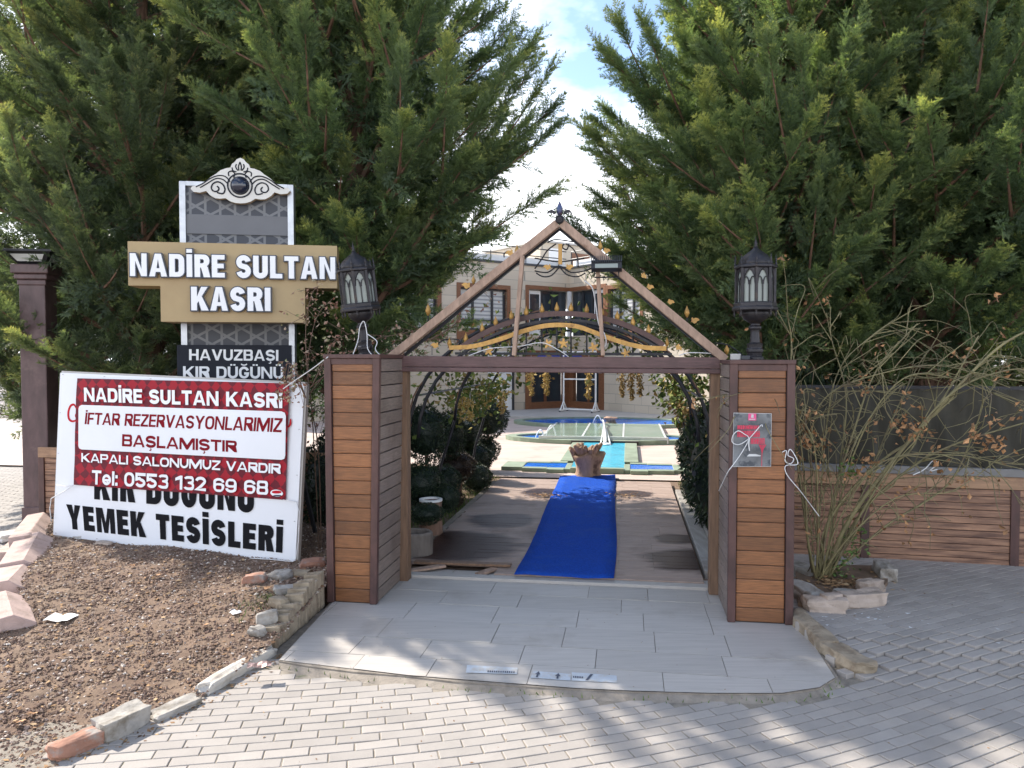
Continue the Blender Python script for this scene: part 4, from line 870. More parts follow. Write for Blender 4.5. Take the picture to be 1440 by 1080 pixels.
mb = MB(); vs = [wpx(389+9*math.cos(t), 693.5+5*math.sin(t)+ (9*math.cos(t))*.07, OFF) for t in [k*math.pi/8 for k in range(16)]]; mb.add(vs, [tuple(range(16))]); lg = mb.build('printer_mark', M_letter, rb)
mb = MB(); vs = [wpx(389+7*math.cos(t), 692+2.2*math.sin(t), OFF+.001) for t in [k*math.pi/8 for k in range(16)]]; mb.add(vs, [tuple(range(16))]); mb.build('red_blot', M_inkred, lg)
mb = MB(); vs = [wpx(390+6*math.cos(t), 697+1.2*math.sin(t), OFF+.001) for t in [k*math.pi/8 for k in range(16)]]; mb.add(vs, [tuple(range(16))]); mb.build('blue_blot', M_outline, lg)
# ties of the banner
for pts, lab in ((((80, 682), (92, 684), (104, 682), (92, 690), (72, 701), (70, 715), (72, 733)), 'pale cord tying the low corner of the red banner beside the brown column'),
                 (((398, 703), (417, 706), (421, 720), (420, 760), (416, 786), (412, 800), (402, 822), (380, 832), (352, 846)), 'pale cord hanging down the edge of the white banner by the gate')):
    q = [wpx(x, y, .03) for x, y in pts]
    for p in q: p.z = max(p.z, bed_z(p.x, p.y)+.012)
    o = MB().tube(q, .004, 6).build('banner_cord', M_cable, smooth=True); tag(o, lab, 'cord', 'cords tied to the banners')
# ================================================================ cypress trees
nrg = np.random.default_rng(11)
def unit(v): return v/np.maximum(1e-9, np.linalg.norm(v, axis=-1, keepdims=True))
def spray_template(seed, pairs=11, leaf=.092, wleaf=.024, plume=.32, dens=1.0):
    """a feathery cypress spray along +x, length 1: branchlets in two flattened ranks, each fringed with scale leaves"""
    g = np.random.default_rng(seed); T = []; tint = []
    def leafs(p, d, nrm, l, w, tt):
        side = np.cross(nrm, d); side /= max(1e-9, np.linalg.norm(side))
        T.append((p-side*w*.5, p+side*w*.5, p+d*l)); tint.append((tt*.8, tt*.8, tt))
    ax = lambda t: np.array([t, .05*math.sin(2.2*t+seed), -.10*t*t+.05*math.sin(3*t)])
    for i in range(pairs):
        t = (i+.35)/pairs
        for s in (-1, 1):
            tt = t+g.uniform(-.02, .02); p0 = ax(tt); bl = plume*(1.12-tt)**.75*min(1, .55+tt*1.6)*g.uniform(.7, 1.15)
            roll = s*math.pi/2*0+g.normal()*.5+ (math.pi if s < 0 else 0); a = R(g.uniform(34, 50))
            d = np.array([math.cos(a), math.sin(a)*math.cos(roll), math.sin(a)*math.sin(roll)]); n0 = np.array([0, -math.sin(roll), math.cos(roll)])
            m = max(3, int(bl/.042*dens))
            for k in range(m):
                q = (k+.5)/m; pp = p0+d*bl*q+np.array([.10*bl*q*q, 0, -.05*bl*q*q])
                for s2 in (-1, 1):
                    sd = np.cross(n0, d)*s2; ang = R(g.uniform(26, 44)); dd = d*math.cos(ang)+sd*math.sin(ang)+n0*g.normal()*.16
                    l = leaf*(1.15-.55*q)*g.uniform(.75, 1.25); leafs(pp, dd/np.linalg.norm(dd), n0+g.normal(size=3)*.35, l, wleaf*g.uniform(.8, 1.3), .25+.5*q*tt+.25*tt)
            leafs(p0+d*bl*.93, d, n0, leaf*1.2, wleaf, .9*tt+.1)
            leafs(p0, d, n0, bl*.95, wleaf*.8, .2)
    leafs(ax(.96), np.array([1, 0, -.1]), np.array([0, 0, 1]), leaf*1.6, wleaf, 1)
    leafs(ax(0), np.array([1, 0, -.06]), np.array([0, 0, 1]), 1.0, wleaf*1.2, .1)
    return np.array(T), np.array(tint)
TPL = [spray_template(s) for s in (1, 2, 3, 4)]; TPC = [spray_template(s, 8, .12, .032, .36, .6) for s in (5, 6)]
def foliage_mat(name, c_old, c_mid, c_new, tr=.28):
    m = bpy.data.materials.new(name); m.use_nodes = True; n = m.node_tree.nodes; l = m.node_tree.links.new; b = n['Principled BSDF']; b.inputs['Roughness'].default_value = .5; b.inputs['Specular IOR Level'].default_value = .35
    a = n.new('ShaderNodeAttribute'); a.attribute_name = 'tint'; r = n.new('ShaderNodeValToRGB'); r.color_ramp.elements.new(.5)
    for e, (p, c) in zip(r.color_ramp.elements, ((.05, c_old), (.5, c_mid), (.95, c_new))): e.position = p; e.color = (*c, 1)
    l(a.outputs['Fac'], r.inputs[0]); l(r.outputs[0], b.inputs['Base Color']); t = n.new('ShaderNodeBsdfTranslucent'); hs = n.new('ShaderNodeVectorMath'); hs.operation = 'MULTIPLY'; hs.inputs[1].default_value = (1.45, 1.5, .8)
    l(r.outputs[0], hs.inputs[0]); l(hs.outputs[0], t.inputs[0]); mx = n.new('ShaderNodeMixShader'); mx.inputs[0].default_value = tr; o = n['Material Output']
    l(b.outputs[0], mx.inputs[1]); l(t.outputs[0], mx.inputs[2]); l(mx.outputs[0], o.inputs[0]); return m
M_cyp = foliage_mat('cypress foliage', (.078, .120, .070), (.185, .250, .112), (.47, .47, .155), .48)
M_cypd = foliage_mat('shaded cypress foliage', (.066, .094, .060), (.14, .182, .095), (.32, .315, .12), .44)  # darker copy of the cypress leaves, the tree's shade put into the colour
def frames(D, roll):
    D = unit(D); up = np.tile(np.array([0, 0, 1.0]), (len(D), 1)); up[np.abs(D[:, 2]) > .95] = (1, 0, 0)
    Y = unit(np.cross(up, D)); Z = np.cross(D, Y); c, s = np.cos(roll)[:, None], np.sin(roll)[:, None]
    return np.stack([D, Y*c+Z*s, Z*c-Y*s], axis=1)            # rows are the axes
def instance(tpl, pos, D, size, roll, tint0):
    T, tt = tpl; V = np.einsum('fvi,nij->nfvj', T, frames(D, roll))*size[:, None, None, None] + pos[:, None, None, :]
    t = np.clip(tt[None]*.75+tint0[:, None, None], 0, 1); return V.reshape(-1, 3), t.ravel()
def cypress(name, H, rad, n_limbs, seed, keep=None, z_lo=.9, spray=(.30, .44), mat_=None, core=True, elev=(28, 50), per=.15, bare=.25, yellow=.12, extra=()):
    """trunk, limbs and a crown of sprays; rad(z) is the reach of the crown at a height, keep(azimuth, height) thins limbs"""
    g = np.random.default_rng(seed); tr = MB(); lm = MB()
    tr.tube([(0, 0, -.1), (.02, .01, H*.3), (-.02, .02, H*.6), (0, 0, H*.97)], [.15, .125, .075, .012], 9)
    pos = []; dr = []; sz = []; tn = []; cpos = []; cdr = []; csz = []
    for i in range(n_limbs+len(extra)):
        f = min(1, (i+.5)/n_limbs); h0 = z_lo+(H*.95-z_lo)*f**1.15; az = i*2.39996+g.uniform(-.3, .3)
        k = keep(az, h0) if keep and i < n_limbs else 1
        if k <= 0: continue
        e0 = R(g.uniform(*elev)); ex = extra[i-n_limbs] if i >= n_limbs else None
        if ex: h0, az, e0, k = ex[0], R(ex[1]), R(ex[2]), 1
        reach = ex[3] if ex else rad(h0)*g.uniform(.72, 1.1)*k
        L_ = reach/math.cos(e0)
        hd = np.array([math.cos(az), math.sin(az), 0]); side = np.array([-math.sin(az), math.cos(az), 0]); bend = g.uniform(-.16, .16)
        cur = g.uniform(.05, .28)
        def pt(t): return np.array([0, 0, h0])+hd*reach*t*(1-.10*t*cur*3)+np.array([0, 0, L_*math.sin(e0)*(t*(1-cur)+cur*t*t)])+side*bend*reach*t*t
        curves = [(pt, L_, side, 1.0)]
        for sg_, tf in ((1, g.uniform(.25, .45)), (-1, g.uniform(.35, .6)), (g.choice((-1, 1)), g.uniform(.5, .7))):
            if L_ < .7 or ex: break
            p0 = pt(tf); d0 = unit(pt(tf+.05)-pt(tf-.05)); a_ = R(g.uniform(22, 42)); ra = g.normal()*.5; v_ = side*sg_*math.cos(ra)+np.array([0, 0, 1])*math.sin(ra)
            fd = unit(d0*math.cos(a_)+v_*math.sin(a_)); fl_ = L_*(1.0-tf)*g.uniform(.75, 1.05)
            curves.append((lambda t, p0=p0, fd=fd, fl_=fl_: p0+fd*fl_*t+np.array([0, 0, .16*fl_*t*t]), fl_, unit(np.cross(fd, np.array([0, 0, 1.0]))), .7))
        for ci, (pc, Lc, sdv, th_) in enumerate(curves):
            ct = g.normal()*.10+(.14 if g.random() < .14 else 0)
            if Lc > .4: lm.tube([pc(t) for t in (0, .25, .5, .75, .97)], [(.018+.009*Lc)*th_, (.015+.006*Lc)*th_, (.011+.004*Lc)*th_, .008, .004], 5)
            b0 = bare if ci == 0 else .08
            ns = max(4, int(Lc/.12))
            for j in range(ns):
                t = b0+(1-b0)*(j+g.random())/ns; p = pc(t); d = unit(pc(min(1, t+.05))-pc(t-.05))
                for s in (-1, 1):
                    if g.random() < .08: continue
                    ll = (.07+.22*(1.05-t)*min(Lc, 1.8)*.55)*g.uniform(.5, 1.25); ra = g.normal()*.8
                    sd_ = sdv*s*math.cos(ra)+np.array([0, 0, 1])*math.sin(ra); a = R(g.uniform(26, 50)); sd2 = unit(d*math.cos(a)+sd_*math.sin(a))
                    m = max(1, int(ll/per+.6))
                    for q in range(m):
                        u = (q+.4)/m; pos.append(p+sd2*ll*u+np.array([0, 0, .10*ll*u*u])); dr.append(unit(sd2*.85+d*.5+np.array([0, 0, .15])+g.normal(size=3)*.22)); sz.append(g.uniform(*spray)*(1.08-.42*t)); tn.append(ct+yellow*(t-.4)+g.normal()*.07)
            for q in range(6):
                t = .80+.04*q; pos.append(pc(t)); dr.append(unit(unit(pc(1.0)-pc(.85))+g.normal(size=3)*.13)); sz.append(g.uniform(*spray)*(1.0-.06*q)); tn.append(ct+yellow*.9+g.normal()*.07+.03*q)
        for q in range(int(4+L_*6)):
            t = g.uniform(.08, .7); cpos.append(pt(t)+g.normal(size=3)*.09); cdr.append(unit(pt(t+.1)-pt(t)+g.normal(size=3)*.5)); csz.append(g.uniform(.34, .55))
    for q in range(16): pos.append(np.array([0, 0, H*(.86+.01*q)])); dr.append(unit(np.array([0, 0, 1.0])+g.normal(size=3)*.35)); sz.append(.4); tn.append(.1)
    pos, dr, sz, tn = map(np.array, (pos, dr, sz, tn)); pick = g.integers(0, len(TPL), len(pos)); VV = []; TT = []
    for k in range(len(TPL)):
        w = pick == k; v, t = instance(TPL[k], pos[w], dr[w], sz[w], g.uniform(-.9, .9, w.sum()), tn[w]); VV.append(v); TT.append(t)
    if core and cpos:
        cpos, cdr, csz = map(np.array, (cpos, cdr, csz)); pick = g.integers(0, 2, len(cpos))
        for k in (0, 1): w = pick == k; v, t = instance(TPC[k], cpos[w], cdr[w], csz[w], g.uniform(-3, 3, w.sum()), np.full(w.sum(), -.12)); VV.append(v); TT.append(t)
    V = np.concatenate(VV); F = np.arange(len(V)).reshape(-1, 3); me = np_mesh(name, V, F, mat_ or M_cyp, np.concatenate(TT))
    print(name, len(pos), 'sprays', len(F), 'tris')
    tm = tr.mesh('trunk'); tm.materials.append(M_bark); l_ = lm.mesh('limb'); l_.materials.append(M_bark)
    return tm, l_, me
def plant_tree(meshes, loc, label, rot=0, sc=1, group='tall cypress trees along the entrance'):
    t = thing('cypress_tree', label, 'tree', loc, rot, group); t.scale = (sc, sc, sc)
    for nm, me in zip(('trunk', 'limbs', 'crown'), meshes): link(nm, me, t, local=True)
    return t
def radA(z): return np.interp(z, [0, 1.2, 2.6, 4.5, 7, 9.5], [1.2, 1.9, 2.15, 1.75, 1.05, .1])
def radB(z): return np.interp(z, [0, 1.2, 2.4, 4.5, 7.5, 10], [1.3, 1.75, 2.0, 1.75, 1.1, .1])
def keepA(az, h):        # the path side stays clear low down
    x = math.cos(az); y = math.sin(az)
    if h < 1.45 and x > -.2: return 0
    if h < 1.8 and x > .45: return .85
    if h > 4.2 and x > .3: return .78
    if h < 3.2 and y < -.1 and x < .3: return .52
    return 1
def keepB(az, h):
    x = math.cos(az)
    if h < 1.35 and x < .1: return 0
    if h > 3.9 and x < -.25: return .60
    return 1
treeA = cypress('crown', 9.5, radA, 105, 21, keepA, z_lo=1.0, extra=((2.35, -12, 28, 2.3), (2.9, -14, 42, 2.1), (2.75, -22, 34, 2.0), (3.6, -10, 46, 1.75), (3.2, -4, 44, 2.0)))
treeB = cypress('crown', 10.0, radB, 110, 33, keepB, z_lo=1.0, extra=((2.1, 187, 26, 2.25), (2.6, 190, 38, 2.05), (3.2, 186, 44, 1.8), (1.9, 200, 18, 1.7)))
treeD = cypress('crown', 9.5, lambda z: radA(z)*1.05, 84, 44, None, z_lo=.6, mat_=M_cypd, spray=(.30, .44), bare=.38, per=.15, yellow=.05, elev=(22, 46))
plant_tree(treeA, (-1.72, 8.45, 0), 'bright green cypress rising behind the tilted lantern and the gold sign')
plant_tree(treeD, (-4.4, 9.3, 0), 'shaded dark cypress with bare reddish limbs behind the gold sign and the brown column', .4)
plant_tree(treeD, (-6.7, 11.6, 0), 'dark cypress beside the road, behind the brown column', 2.6, 1.0)
plant_tree(treeA, (-3.1, 10.3, 0), 'cypress in the gap behind the two trees by the gold sign', 2.2, 1.0)
plant_tree(treeB, (2.75, 8.3, 0), 'cypress with long feathery boughs over the gate, behind the upright lantern')
plant_tree(treeB, (4.35, 8.0, 0), 'yellow tipped cypress behind the rose bush and the plank fence', 2.1, .98)
plant_tree(treeA, (6.2, 8.3, 0), 'cypress at the far end of the plank fence', 4.4, 1.05)
plant_tree(treeB, (3.9, 10.6, 0), 'cypress in the second row behind the plank fence', 3.7, 1.05)
plant_tree(treeD, (6.6, 11.0, 0), 'dark cypress in the second row past the end of the fence', 1.0, 1.1)
# ================================================================ stones, kerbs, walls
def rock(name, c, size, rotz, m, label, cat, group=None, seed=0, tilt=(0, 0), rnd=.35):
    g = random.Random(seed*7+3); bm = bmesh.new(); bmesh.ops.create_cube(bm, size=2); bmesh.ops.subdivide_edges(bm, edges=bm.edges[:], cuts=3, use_grid_fill=True)
    ph = [g.uniform(0, 6) for _ in range(6)]
    for v in bm.verts:
        p = v.co; l = max(abs(p.x), abs(p.y), abs(p.z)); q = p.normalized()*l; p = p.lerp(q*1.1, rnd); n = 1+.07*math.sin(3.1*p.x+ph[0]+2*p.z)+.07*math.sin(2.7*p.y+ph[1]+p.x*1.3)+.05*math.sin(5*p.z+ph[2]+3*p.y)
        v.co = Vector((p.x*n*size[0]/2, p.y*n*size[1]/2, p.z*n*size[2]/2))+Vector((g.uniform(-1, 1), g.uniform(-1, 1), g.uniform(-1, 1)))*min(size)*.035
    M_ = Matrix.Translation(c) @ Matrix.Rotation(rotz, 4, 'Z') @ Matrix.Rotation(tilt[0], 4, 'X') @ Matrix.Rotation(tilt[1], 4, 'Y'); bm.transform(M_); me = bpy.data.meshes.new(name); bm.to_mesh(me); bm.free()
    o = link(name, me, None, m); b = o.modifiers.new('b', 'BEVEL'); b.width = min(size)*.05; b.segments = 2; b.angle_limit = R(35); return tag(o, label, cat, group)
def along(pa, pb, z, h, w, m, name, label, cat, group, seed, over=1.0):
    a = G(*pa, z); b = G(*pb, z); d = b-a; c = (a+b)/2; c.z = z+h/2-.02
    return rock(name, c, (d.length*over, w, h), math.atan2(d.y, d.x), m, label, cat, group, seed, rnd=.16)
along((72, 1068), (142, 1040), -.03, .085, .11, M_brick, 'edging_stone', 'reddish brick lump ending the row of edging stones by the gravel', 'edging stone', 'stones edging the gravel bed', 1)
along((138, 1042), (203, 1012), -.03, .11, .13, M_stone, 'edging_stone', 'thick grey edging stone between the brick lump and the thin slab', 'edging stone', 'stones edging the gravel bed', 2)
along((215, 1012), (277, 985), -.03, .05, .10, M_stone, 'edging_stone', 'thin flat grey slab edging the gravel before the long pale kerb', 'edging stone', 'stones edging the gravel bed', 3)
along((282, 978), (383, 918), -.03, .075, .085, mat('chipped pale kerb', (.52, .48, .42), .9, .15, 9, bump=.5, bscale=40, dirt=(.3, .25, .2), dirtscale=6), 'kerb_stone', 'long chipped pale kerb edging the gravel up to the low wall', 'kerb', None, 4)
# low ragged wall up to the pillar
a = G(384, 915, -.03); b = gp(-.40, -.02, -.03); d = (b-a).normalized(); s_ = d.cross(Vector((0, 0, 1))); mb = MB(); n = 14; Lw = (b-a).length
for i in range(n):
    t0, t1 = i/n, (i+1)/n; z = .10+.16*min(1, t0*1.5)+random.uniform(-.025, .02); p, q = a+d*Lw*t0, a+d*Lw*(t1-.004); w = .10+random.uniform(-.01, .02)
    mb.add([p+s_*.02, q+s_*.02, q-s_*w, p-s_*w, p+s_*(.02+random.uniform(-.008, .008))+Vector((0, 0, z)), q+s_*.02+Vector((0, 0, z+random.uniform(-.008, .008))), q-s_*w+Vector((0, 0, z-.02)), p-s_*w+Vector((0, 0, z-.01))], [(0,3,2,1),(4,5,6,7),(0,1,5,4),(1,2,6,5),(2,3,7,6),(3,0,4,7)])
tag(mb.build('retaining_wall', M_rubble, bevel=.008, jit=.004), 'low crumbling stone retaining wall running from the pillar to the gravel bed', 'wall')
k = 0
for px, py, sx, sy, sz, m, lab in ((358, 828, .16, .10, .07, M_brick, 'pinkish loose stone lying before the corner of the white banner'), (392, 822, .17, .13, .08, M_stone, 'grey loose stone lying against the foot of the white banner'), (400, 840, .14, .09, .06, M_stone, 'small flat stone behind the top of the low wall'),
        (392, 858, .13, .10, .07, M_rubble, 'tan stone among the weeds on the low wall'), (376, 872, .13, .09, .08, M_stone, 'grey upright stone among the weeds where the low wall drops'), (362, 884, .10, .07, .06, M_stone, 'little grey stone at the edge of the weeds by the low wall'),
        (440, 806, .20, .13, .09, M_brick, 'brown stone on the low wall against the pillar'), (424, 818, .16, .12, .07, M_rubble, 'flat tan stone on the low wall near the pillar'), (112, 768, .10, .07, .03, M_grey, 'pale flat stone at the foot of the white banner near the kerb blocks'), (146, 776, .15, .08, .03, M_bedstone, 'pale slab at the foot of the white banner under its big black lettering')):
    c = G(px, py, .10); c.z = (bed_z(c.x, c.y) if px < 385 else .13)+sz*.35; rock('loose_stone', c, (sx, sy, sz), random.uniform(-.5, .5), m, lab, 'stone', 'loose stones around the banner and low wall', 20+k, (random.uniform(-.1, .1), random.uniform(-.1, .1)), .3); k += 1
# tumbled kerb blocks by the road
def kerb_block(name, pa, pb, z, w, h, label, tilt, m=M_kerb):
    a = G(*pa, z); b = G(*pb, z); d = (b-a).normalized(); s_ = Vector((d.y, -d.x, 0)); c = (a+b)/2
    T = Matrix((( d.x, s_.x, 0, c.x), (d.y, s_.y, 0, c.y), (0, 0, 1, z), (0, 0, 0, 1))) @ Matrix.Rotation(tilt[0], 4, 'X') @ Matrix.Rotation(tilt[1], 4, 'Y') @ Matrix.Translation((-(b-a).length/2, 0, 0)) @ Matrix.Rotation(R(90), 4, 'Y') @ Matrix.Rotation(R(90), 4, 'Z')
    mb = MB(); mb.prism([(-w/2, 0), (w/2, 0), (w/2, h*.55), (w*.12, h), (-w/2, h)], T, (b-a).length); o = mb.build(name, m, bevel=.007, jit=.003); return tag(o, label, 'kerb block', 'tumbled pink kerb blocks beside the road')
kerb_block('kerb_block', (16, 905), (6, 870), -.02, .30, .19, 'pink kerb block cut by the edge of the view, lowest of the tumbled row', (R(6), R(-2)))
kerb_block('kerb_block', (8, 855), (30, 822), .0, .27, .18, 'pink kerb block second from the bottom of the tumbled row', (R(4), R(3)))
kerb_block('kerb_block', (32, 818), (56, 782), .02, .28, .20, 'largest pink kerb block with a worn face, in the middle of the tumbled row', (R(8), R(-3)))
kerb_block('kerb_block', (38, 785), (60, 742), .05, .24, .18, 'pink kerb block nearest the foot of the brown column', (R(5), R(2)))
kerb_block('kerb_block', (8, 800), (24, 770), -.03, .16, .10, 'small broken kerb block lying on the road side of the tumbled row', (R(-4), R(6)))
c = G(26, 755, .0); rock('mortar_lump', c+Vector((0, 0, .02)), (.42, .22, .08), .9, mat('pale mortar', (.55, .53, .50), .95, .15, 9, bump=.6, bscale=25), 'pale lump of spilled mortar at the road side of the kerb blocks', 'mortar lump', None, 61)
# ================================================================ brown column by the road
cx = P(60, 725, 8.3); cl = thing('painted_column', 'tall brown painted column with a capital and a cap lamp by the road', 'column', (cx.x, 8.3, 0), R(6))
CM = Matrix.Translation((cx.x, 8.3, 0)) @ Matrix.Rotation(R(6), 4, 'Z'); zc = P(50, 374, 8.3).z
mb = MB(CM); mb.box((-.132, -.132, -.05), (.132, .132, zc-.19)); mb.build('shaft', M_brownpaint, cl, bevel=.012)
mb = MB(CM); mb.box((-.145, -.145, -.05), (.145, .145, .22)); mb.build('plinth', M_brownpaint, cl, bevel=.01)
mb = MB(CM)
for r, z0, z1 in ((.145, zc-.22, zc-.16), (.165, zc-.158, zc-.10), (.19, zc-.098, zc)): mb.box((-r, -r, z0), (r, r, z1))
mb.build('capital', M_brownpaint, cl, bevel=.012)
mb = MB(CM); mb.add([(-.13, -.13, zc), (.13, -.13, zc), (.13, .13, zc), (-.13, .13, zc), (-.235, -.235, zc+.12), (.235, -.235, zc+.12), (.235, .235, zc+.12), (-.235, .235, zc+.12)], [(0,3,2,1),(4,5,6,7),(0,1,5,4),(1,2,6,5),(2,3,7,6),(3,0,4,7)]); hd = mb.build('cap_lamp', M_iron, cl)
mb = MB(CM)
for q in range(4):
    Tq = Matrix.Rotation(q*math.pi/2, 4, 'Z'); pts = [Tq @ Vector(p) for p in ((-.12, -.165, zc+.03), (.12, -.165, zc+.03), (.17, -.222, zc+.10), (-.17, -.222, zc+.10))]; mb.add([p+Tq @ Vector((0, -.004, 0)) for p in pts], [(0, 1, 2, 3)])
mb.build('lamp_glass', M_pale, hd)
mb = MB(CM); mb.box((-.26, -.26, zc+.122), (.26, .26, zc+.15)); mb.build('cap_plate', M_iron, cl, bevel=.004)
# ================================================================ plank fences
M_burnt = mat('scorched fence board', (.36, .20, .12), .5, .25, 2.6, stretch=(1.3, 1.3, 15), col2=(.055, .022, .018), bump=.15, bscale=14, dirt=(.20, .10, .06), dirtscale=1.3, dirtlo=.5, dirthi=.75)
M_rail = mat('fence top board', (.36, .21, .12), .5, .3, 3, stretch=(1, 1, 16), dirt=(.12, .06, .045), dirtscale=3, dirtlo=.55, dirthi=.75)
def sheet_mat():
    m = mat('dark plastic windscreen', (.034, .032, .024), .38, .4, 2.2, stretch=(5, 5, .5), spec=.22, dirt=(.085, .075, .05), dirtscale=1.6, dirtlo=.5, dirthi=.75); return m
M_sheet = sheet_mat()
def fence(org, ang, L_, label, sheet_=True, step=1.17):
    FM = Matrix.Translation(org) @ Matrix.Rotation(ang, 4, 'Z'); t = thing('plank_fence', label, 'fence', org, ang); n = 11; h = .655
    mb = MB(FM)
    x = 0
    while x < L_:
        x1 = min(L_, x+step)
        for i in range(n): z0 = .01+i*h/n; mb.box((x+.07, .0, z0), (x1, .02+random.uniform(0, .004), z0+h/n-.004))
        x += step
    mb.build('planks', M_burnt, t, bevel=.003)
    mb = MB(FM); mb.box((0, -.012, h+.012), (L_, .03, .775)); mb.build('top_board', M_rail, t, bevel=.004)
    x = 0
    while x < L_: mb = MB(FM); mb.box((x, -.014, 0), (x+.068, .03, h+.010)); mb.build('batten', M_trim, t, bevel=.004); x += step
    if sheet_:
        mb = MB(FM); mb.box((0, -.03, .777), (L_, .06, .845)); mb.build('sill_rail', mat('galvanised rail', (.20, .195, .19), .55, .2, 6, metal=.3), t, bevel=.004)
        mb = MB(FM); N = 160
        for j in range(5):
            for i in range(N+1): x = L_*i/N; mb.v.append(FM @ Vector((x, .012+.016*math.sin(x*19+.9*math.sin(j*1.1))+.009*math.sin(x*43+j), .85+.66*j/4)))
        mb.f = [(j*(N+1)+i, j*(N+1)+i+1, (j+1)*(N+1)+i+1, (j+1)*(N+1)+i) for j in range(4) for i in range(N)]; o = mb.build('plastic_windscreen', M_sheet, t, smooth=True)
        x = .02
        while x < L_: mb = MB(FM); mb.box((x, .035, .846), (x+.04, .075, 1.54)); mb.build('post', M_iron, t); x += step*1.0
        mb = MB(FM); mb.box((0, .0, 1.512), (L_, .034, 1.54)); mb.build('head_rail', M_iron, t)
    mb = MB(FM); mb.box((0, .031, 0), (L_, .06, h)); mb.build('backing', M_black, t)
    return t
fence((1.93, 6.985, .03), R(-13.4), 5.6, 'low scorched plank fence with a dark plastic windscreen behind the rose bush')
fence((-4.98, 8.05, .10), R(-9), 3.6, 'low plank fence standing behind the white banner under the cypresses', False)
# ================================================================ right kerb and stone bed
along((1117, 876), (1168, 925), -.03, .125, .13, M_rubble, 'kerb_stone', 'worn sandstone kerb against the foot of the pillar with the poster', 'kerb', 'kerbs on the paved side of the gate', 31)
along((1168, 923), (1219, 953), -.03, .11, .14, M_rubble, 'kerb_stone', 'worn sandstone kerb ending beside the corner of the apron', 'kerb', 'kerbs on the paved side of the gate', 32)
def stone_at(px, py, s, rz, m, lab, seed, z=.055, tilt=(0, 0)):
    c = G(px, py, z); rock('bed_stone', c+Vector((0, 0, s[2]*.35)), s, rz, m, lab, 'stone', 'stones around the rose bed', seed, tilt, .28)
stone_at(1160, 858, (.28, .13, .11), -.15, M_bedstone, 'rounded tan stone in front of the rose stems, with a chipped top', 41)
stone_at(1212, 850, (.34, .14, .11), .22, M_bedstone, 'long tan stone in front of the rose bed, next to the chipped one', 42)
stone_at(1222, 832, (.22, .12, .11), .5, M_bedstone, 'small tan stone at the bend of the rose bed', 43)
stone_at(1244, 812, (.13, .30, .13), -.25, M_stone, 'long greyish stone on the fence side bend of the rose bed', 44)
stone_at(1130, 842, (.13, .36, .12), .25, M_stone, 'square grey stone between the pillar and the rose stems', 45)
stone_at(1122, 806, (.11, .40, .10), .3, M_stone, 'narrow grey stone along the pillar behind the square one', 46)
stone_at(1168, 846, (.15, .09, .07), .4, M_bedstone, 'little tan stone lying on the rose bed behind the chipped one', 47, .11)
stone_at(1190, 838, (.16, .12, .05), .1, M_stone, 'flat grey stone half buried in the rose bed', 48, .075)
pb_ = [G(x, y, .07) for x, y in ((1122, 850), (1165, 858), (1225, 848), (1248, 820), (1250, 798), (1180, 796), (1118, 800))]
mb = MB(); mb.add([(p.x, p.y, .085) for p in pb_]+[(p.x, p.y, .0) for p in pb_], [tuple(range(7)), tuple(range(13, 6, -1))]+[(i, i+7, (i+1) % 7+7, (i+1) % 7) for i in range(7)]); struct('rose_bed_ground', mb, M_soil, jit=.003)
cR = G(1195, 826, .085); V, F = leaf_quads(420, pud(cR.x-.05, cR.y+.1, .34, .24), lambda x, y: .088, .008, .026); tag(link('leaf_litter', np_mesh('leaf_litter', V, F, M_litter)), kind='stuff', label='dry brown leaves lying on the rose bed')
# ================================================================ rose bush and climber
rb_ = random.Random(77)
def leaf_cluster(mb, c, n, spread, s0, s1, droop=.4):
    for _ in range(n):
        p = Vector(c)+Vector((rb_.gauss(0, spread), rb_.gauss(0, spread), rb_.gauss(0, spread))); a = rb_.uniform(0, 6.3); d = Vector((math.cos(a), math.sin(a), rb_.uniform(-1, .5)-droop)).normalized(); s = rb_.uniform(s0, s1)
        sd_ = d.cross(Vector((rb_.gauss(0, 1), rb_.gauss(0, 1), 1))).normalized(); u_ = d.cross(sd_)*s*.18
        mb.add([p, p+d*s*.5+sd_*s*.30+u_, p+d*s, p+d*s*.5-sd_*s*.30+u_], [(0, 1, 2, 3)])
def catmull(pts, n=6):
    o = []
    for i in range(len(pts)-1):
        p0, p1, p2, p3 = pts[max(i-1, 0)], pts[i], pts[i+1], pts[min(i+2, len(pts)-1)]
        for k in range(n):
            t = k/n; o.append(.5*((2*p1)+(p2-p0)*t+(2*p0-5*p1+4*p2-p3)*t*t+(3*p1-p0-3*p2+p3)*t**3))
    return o+[pts[-1]]
M_cane = mat('olive rose cane', (.195, .17, .08), .6, .35, 9, island=.3, bump=.2, bscale=60, dirt=(.14, .10, .06), dirtscale=7, dirtlo=.52, dirthi=.66)
rose = thing('rose_bush', 'sprawling nearly bare climbing rose with arching olive canes and dry leaves', 'rose bush', G(1155, 825, .08))
canes = MB(); dryl = MB(); grn = MB()
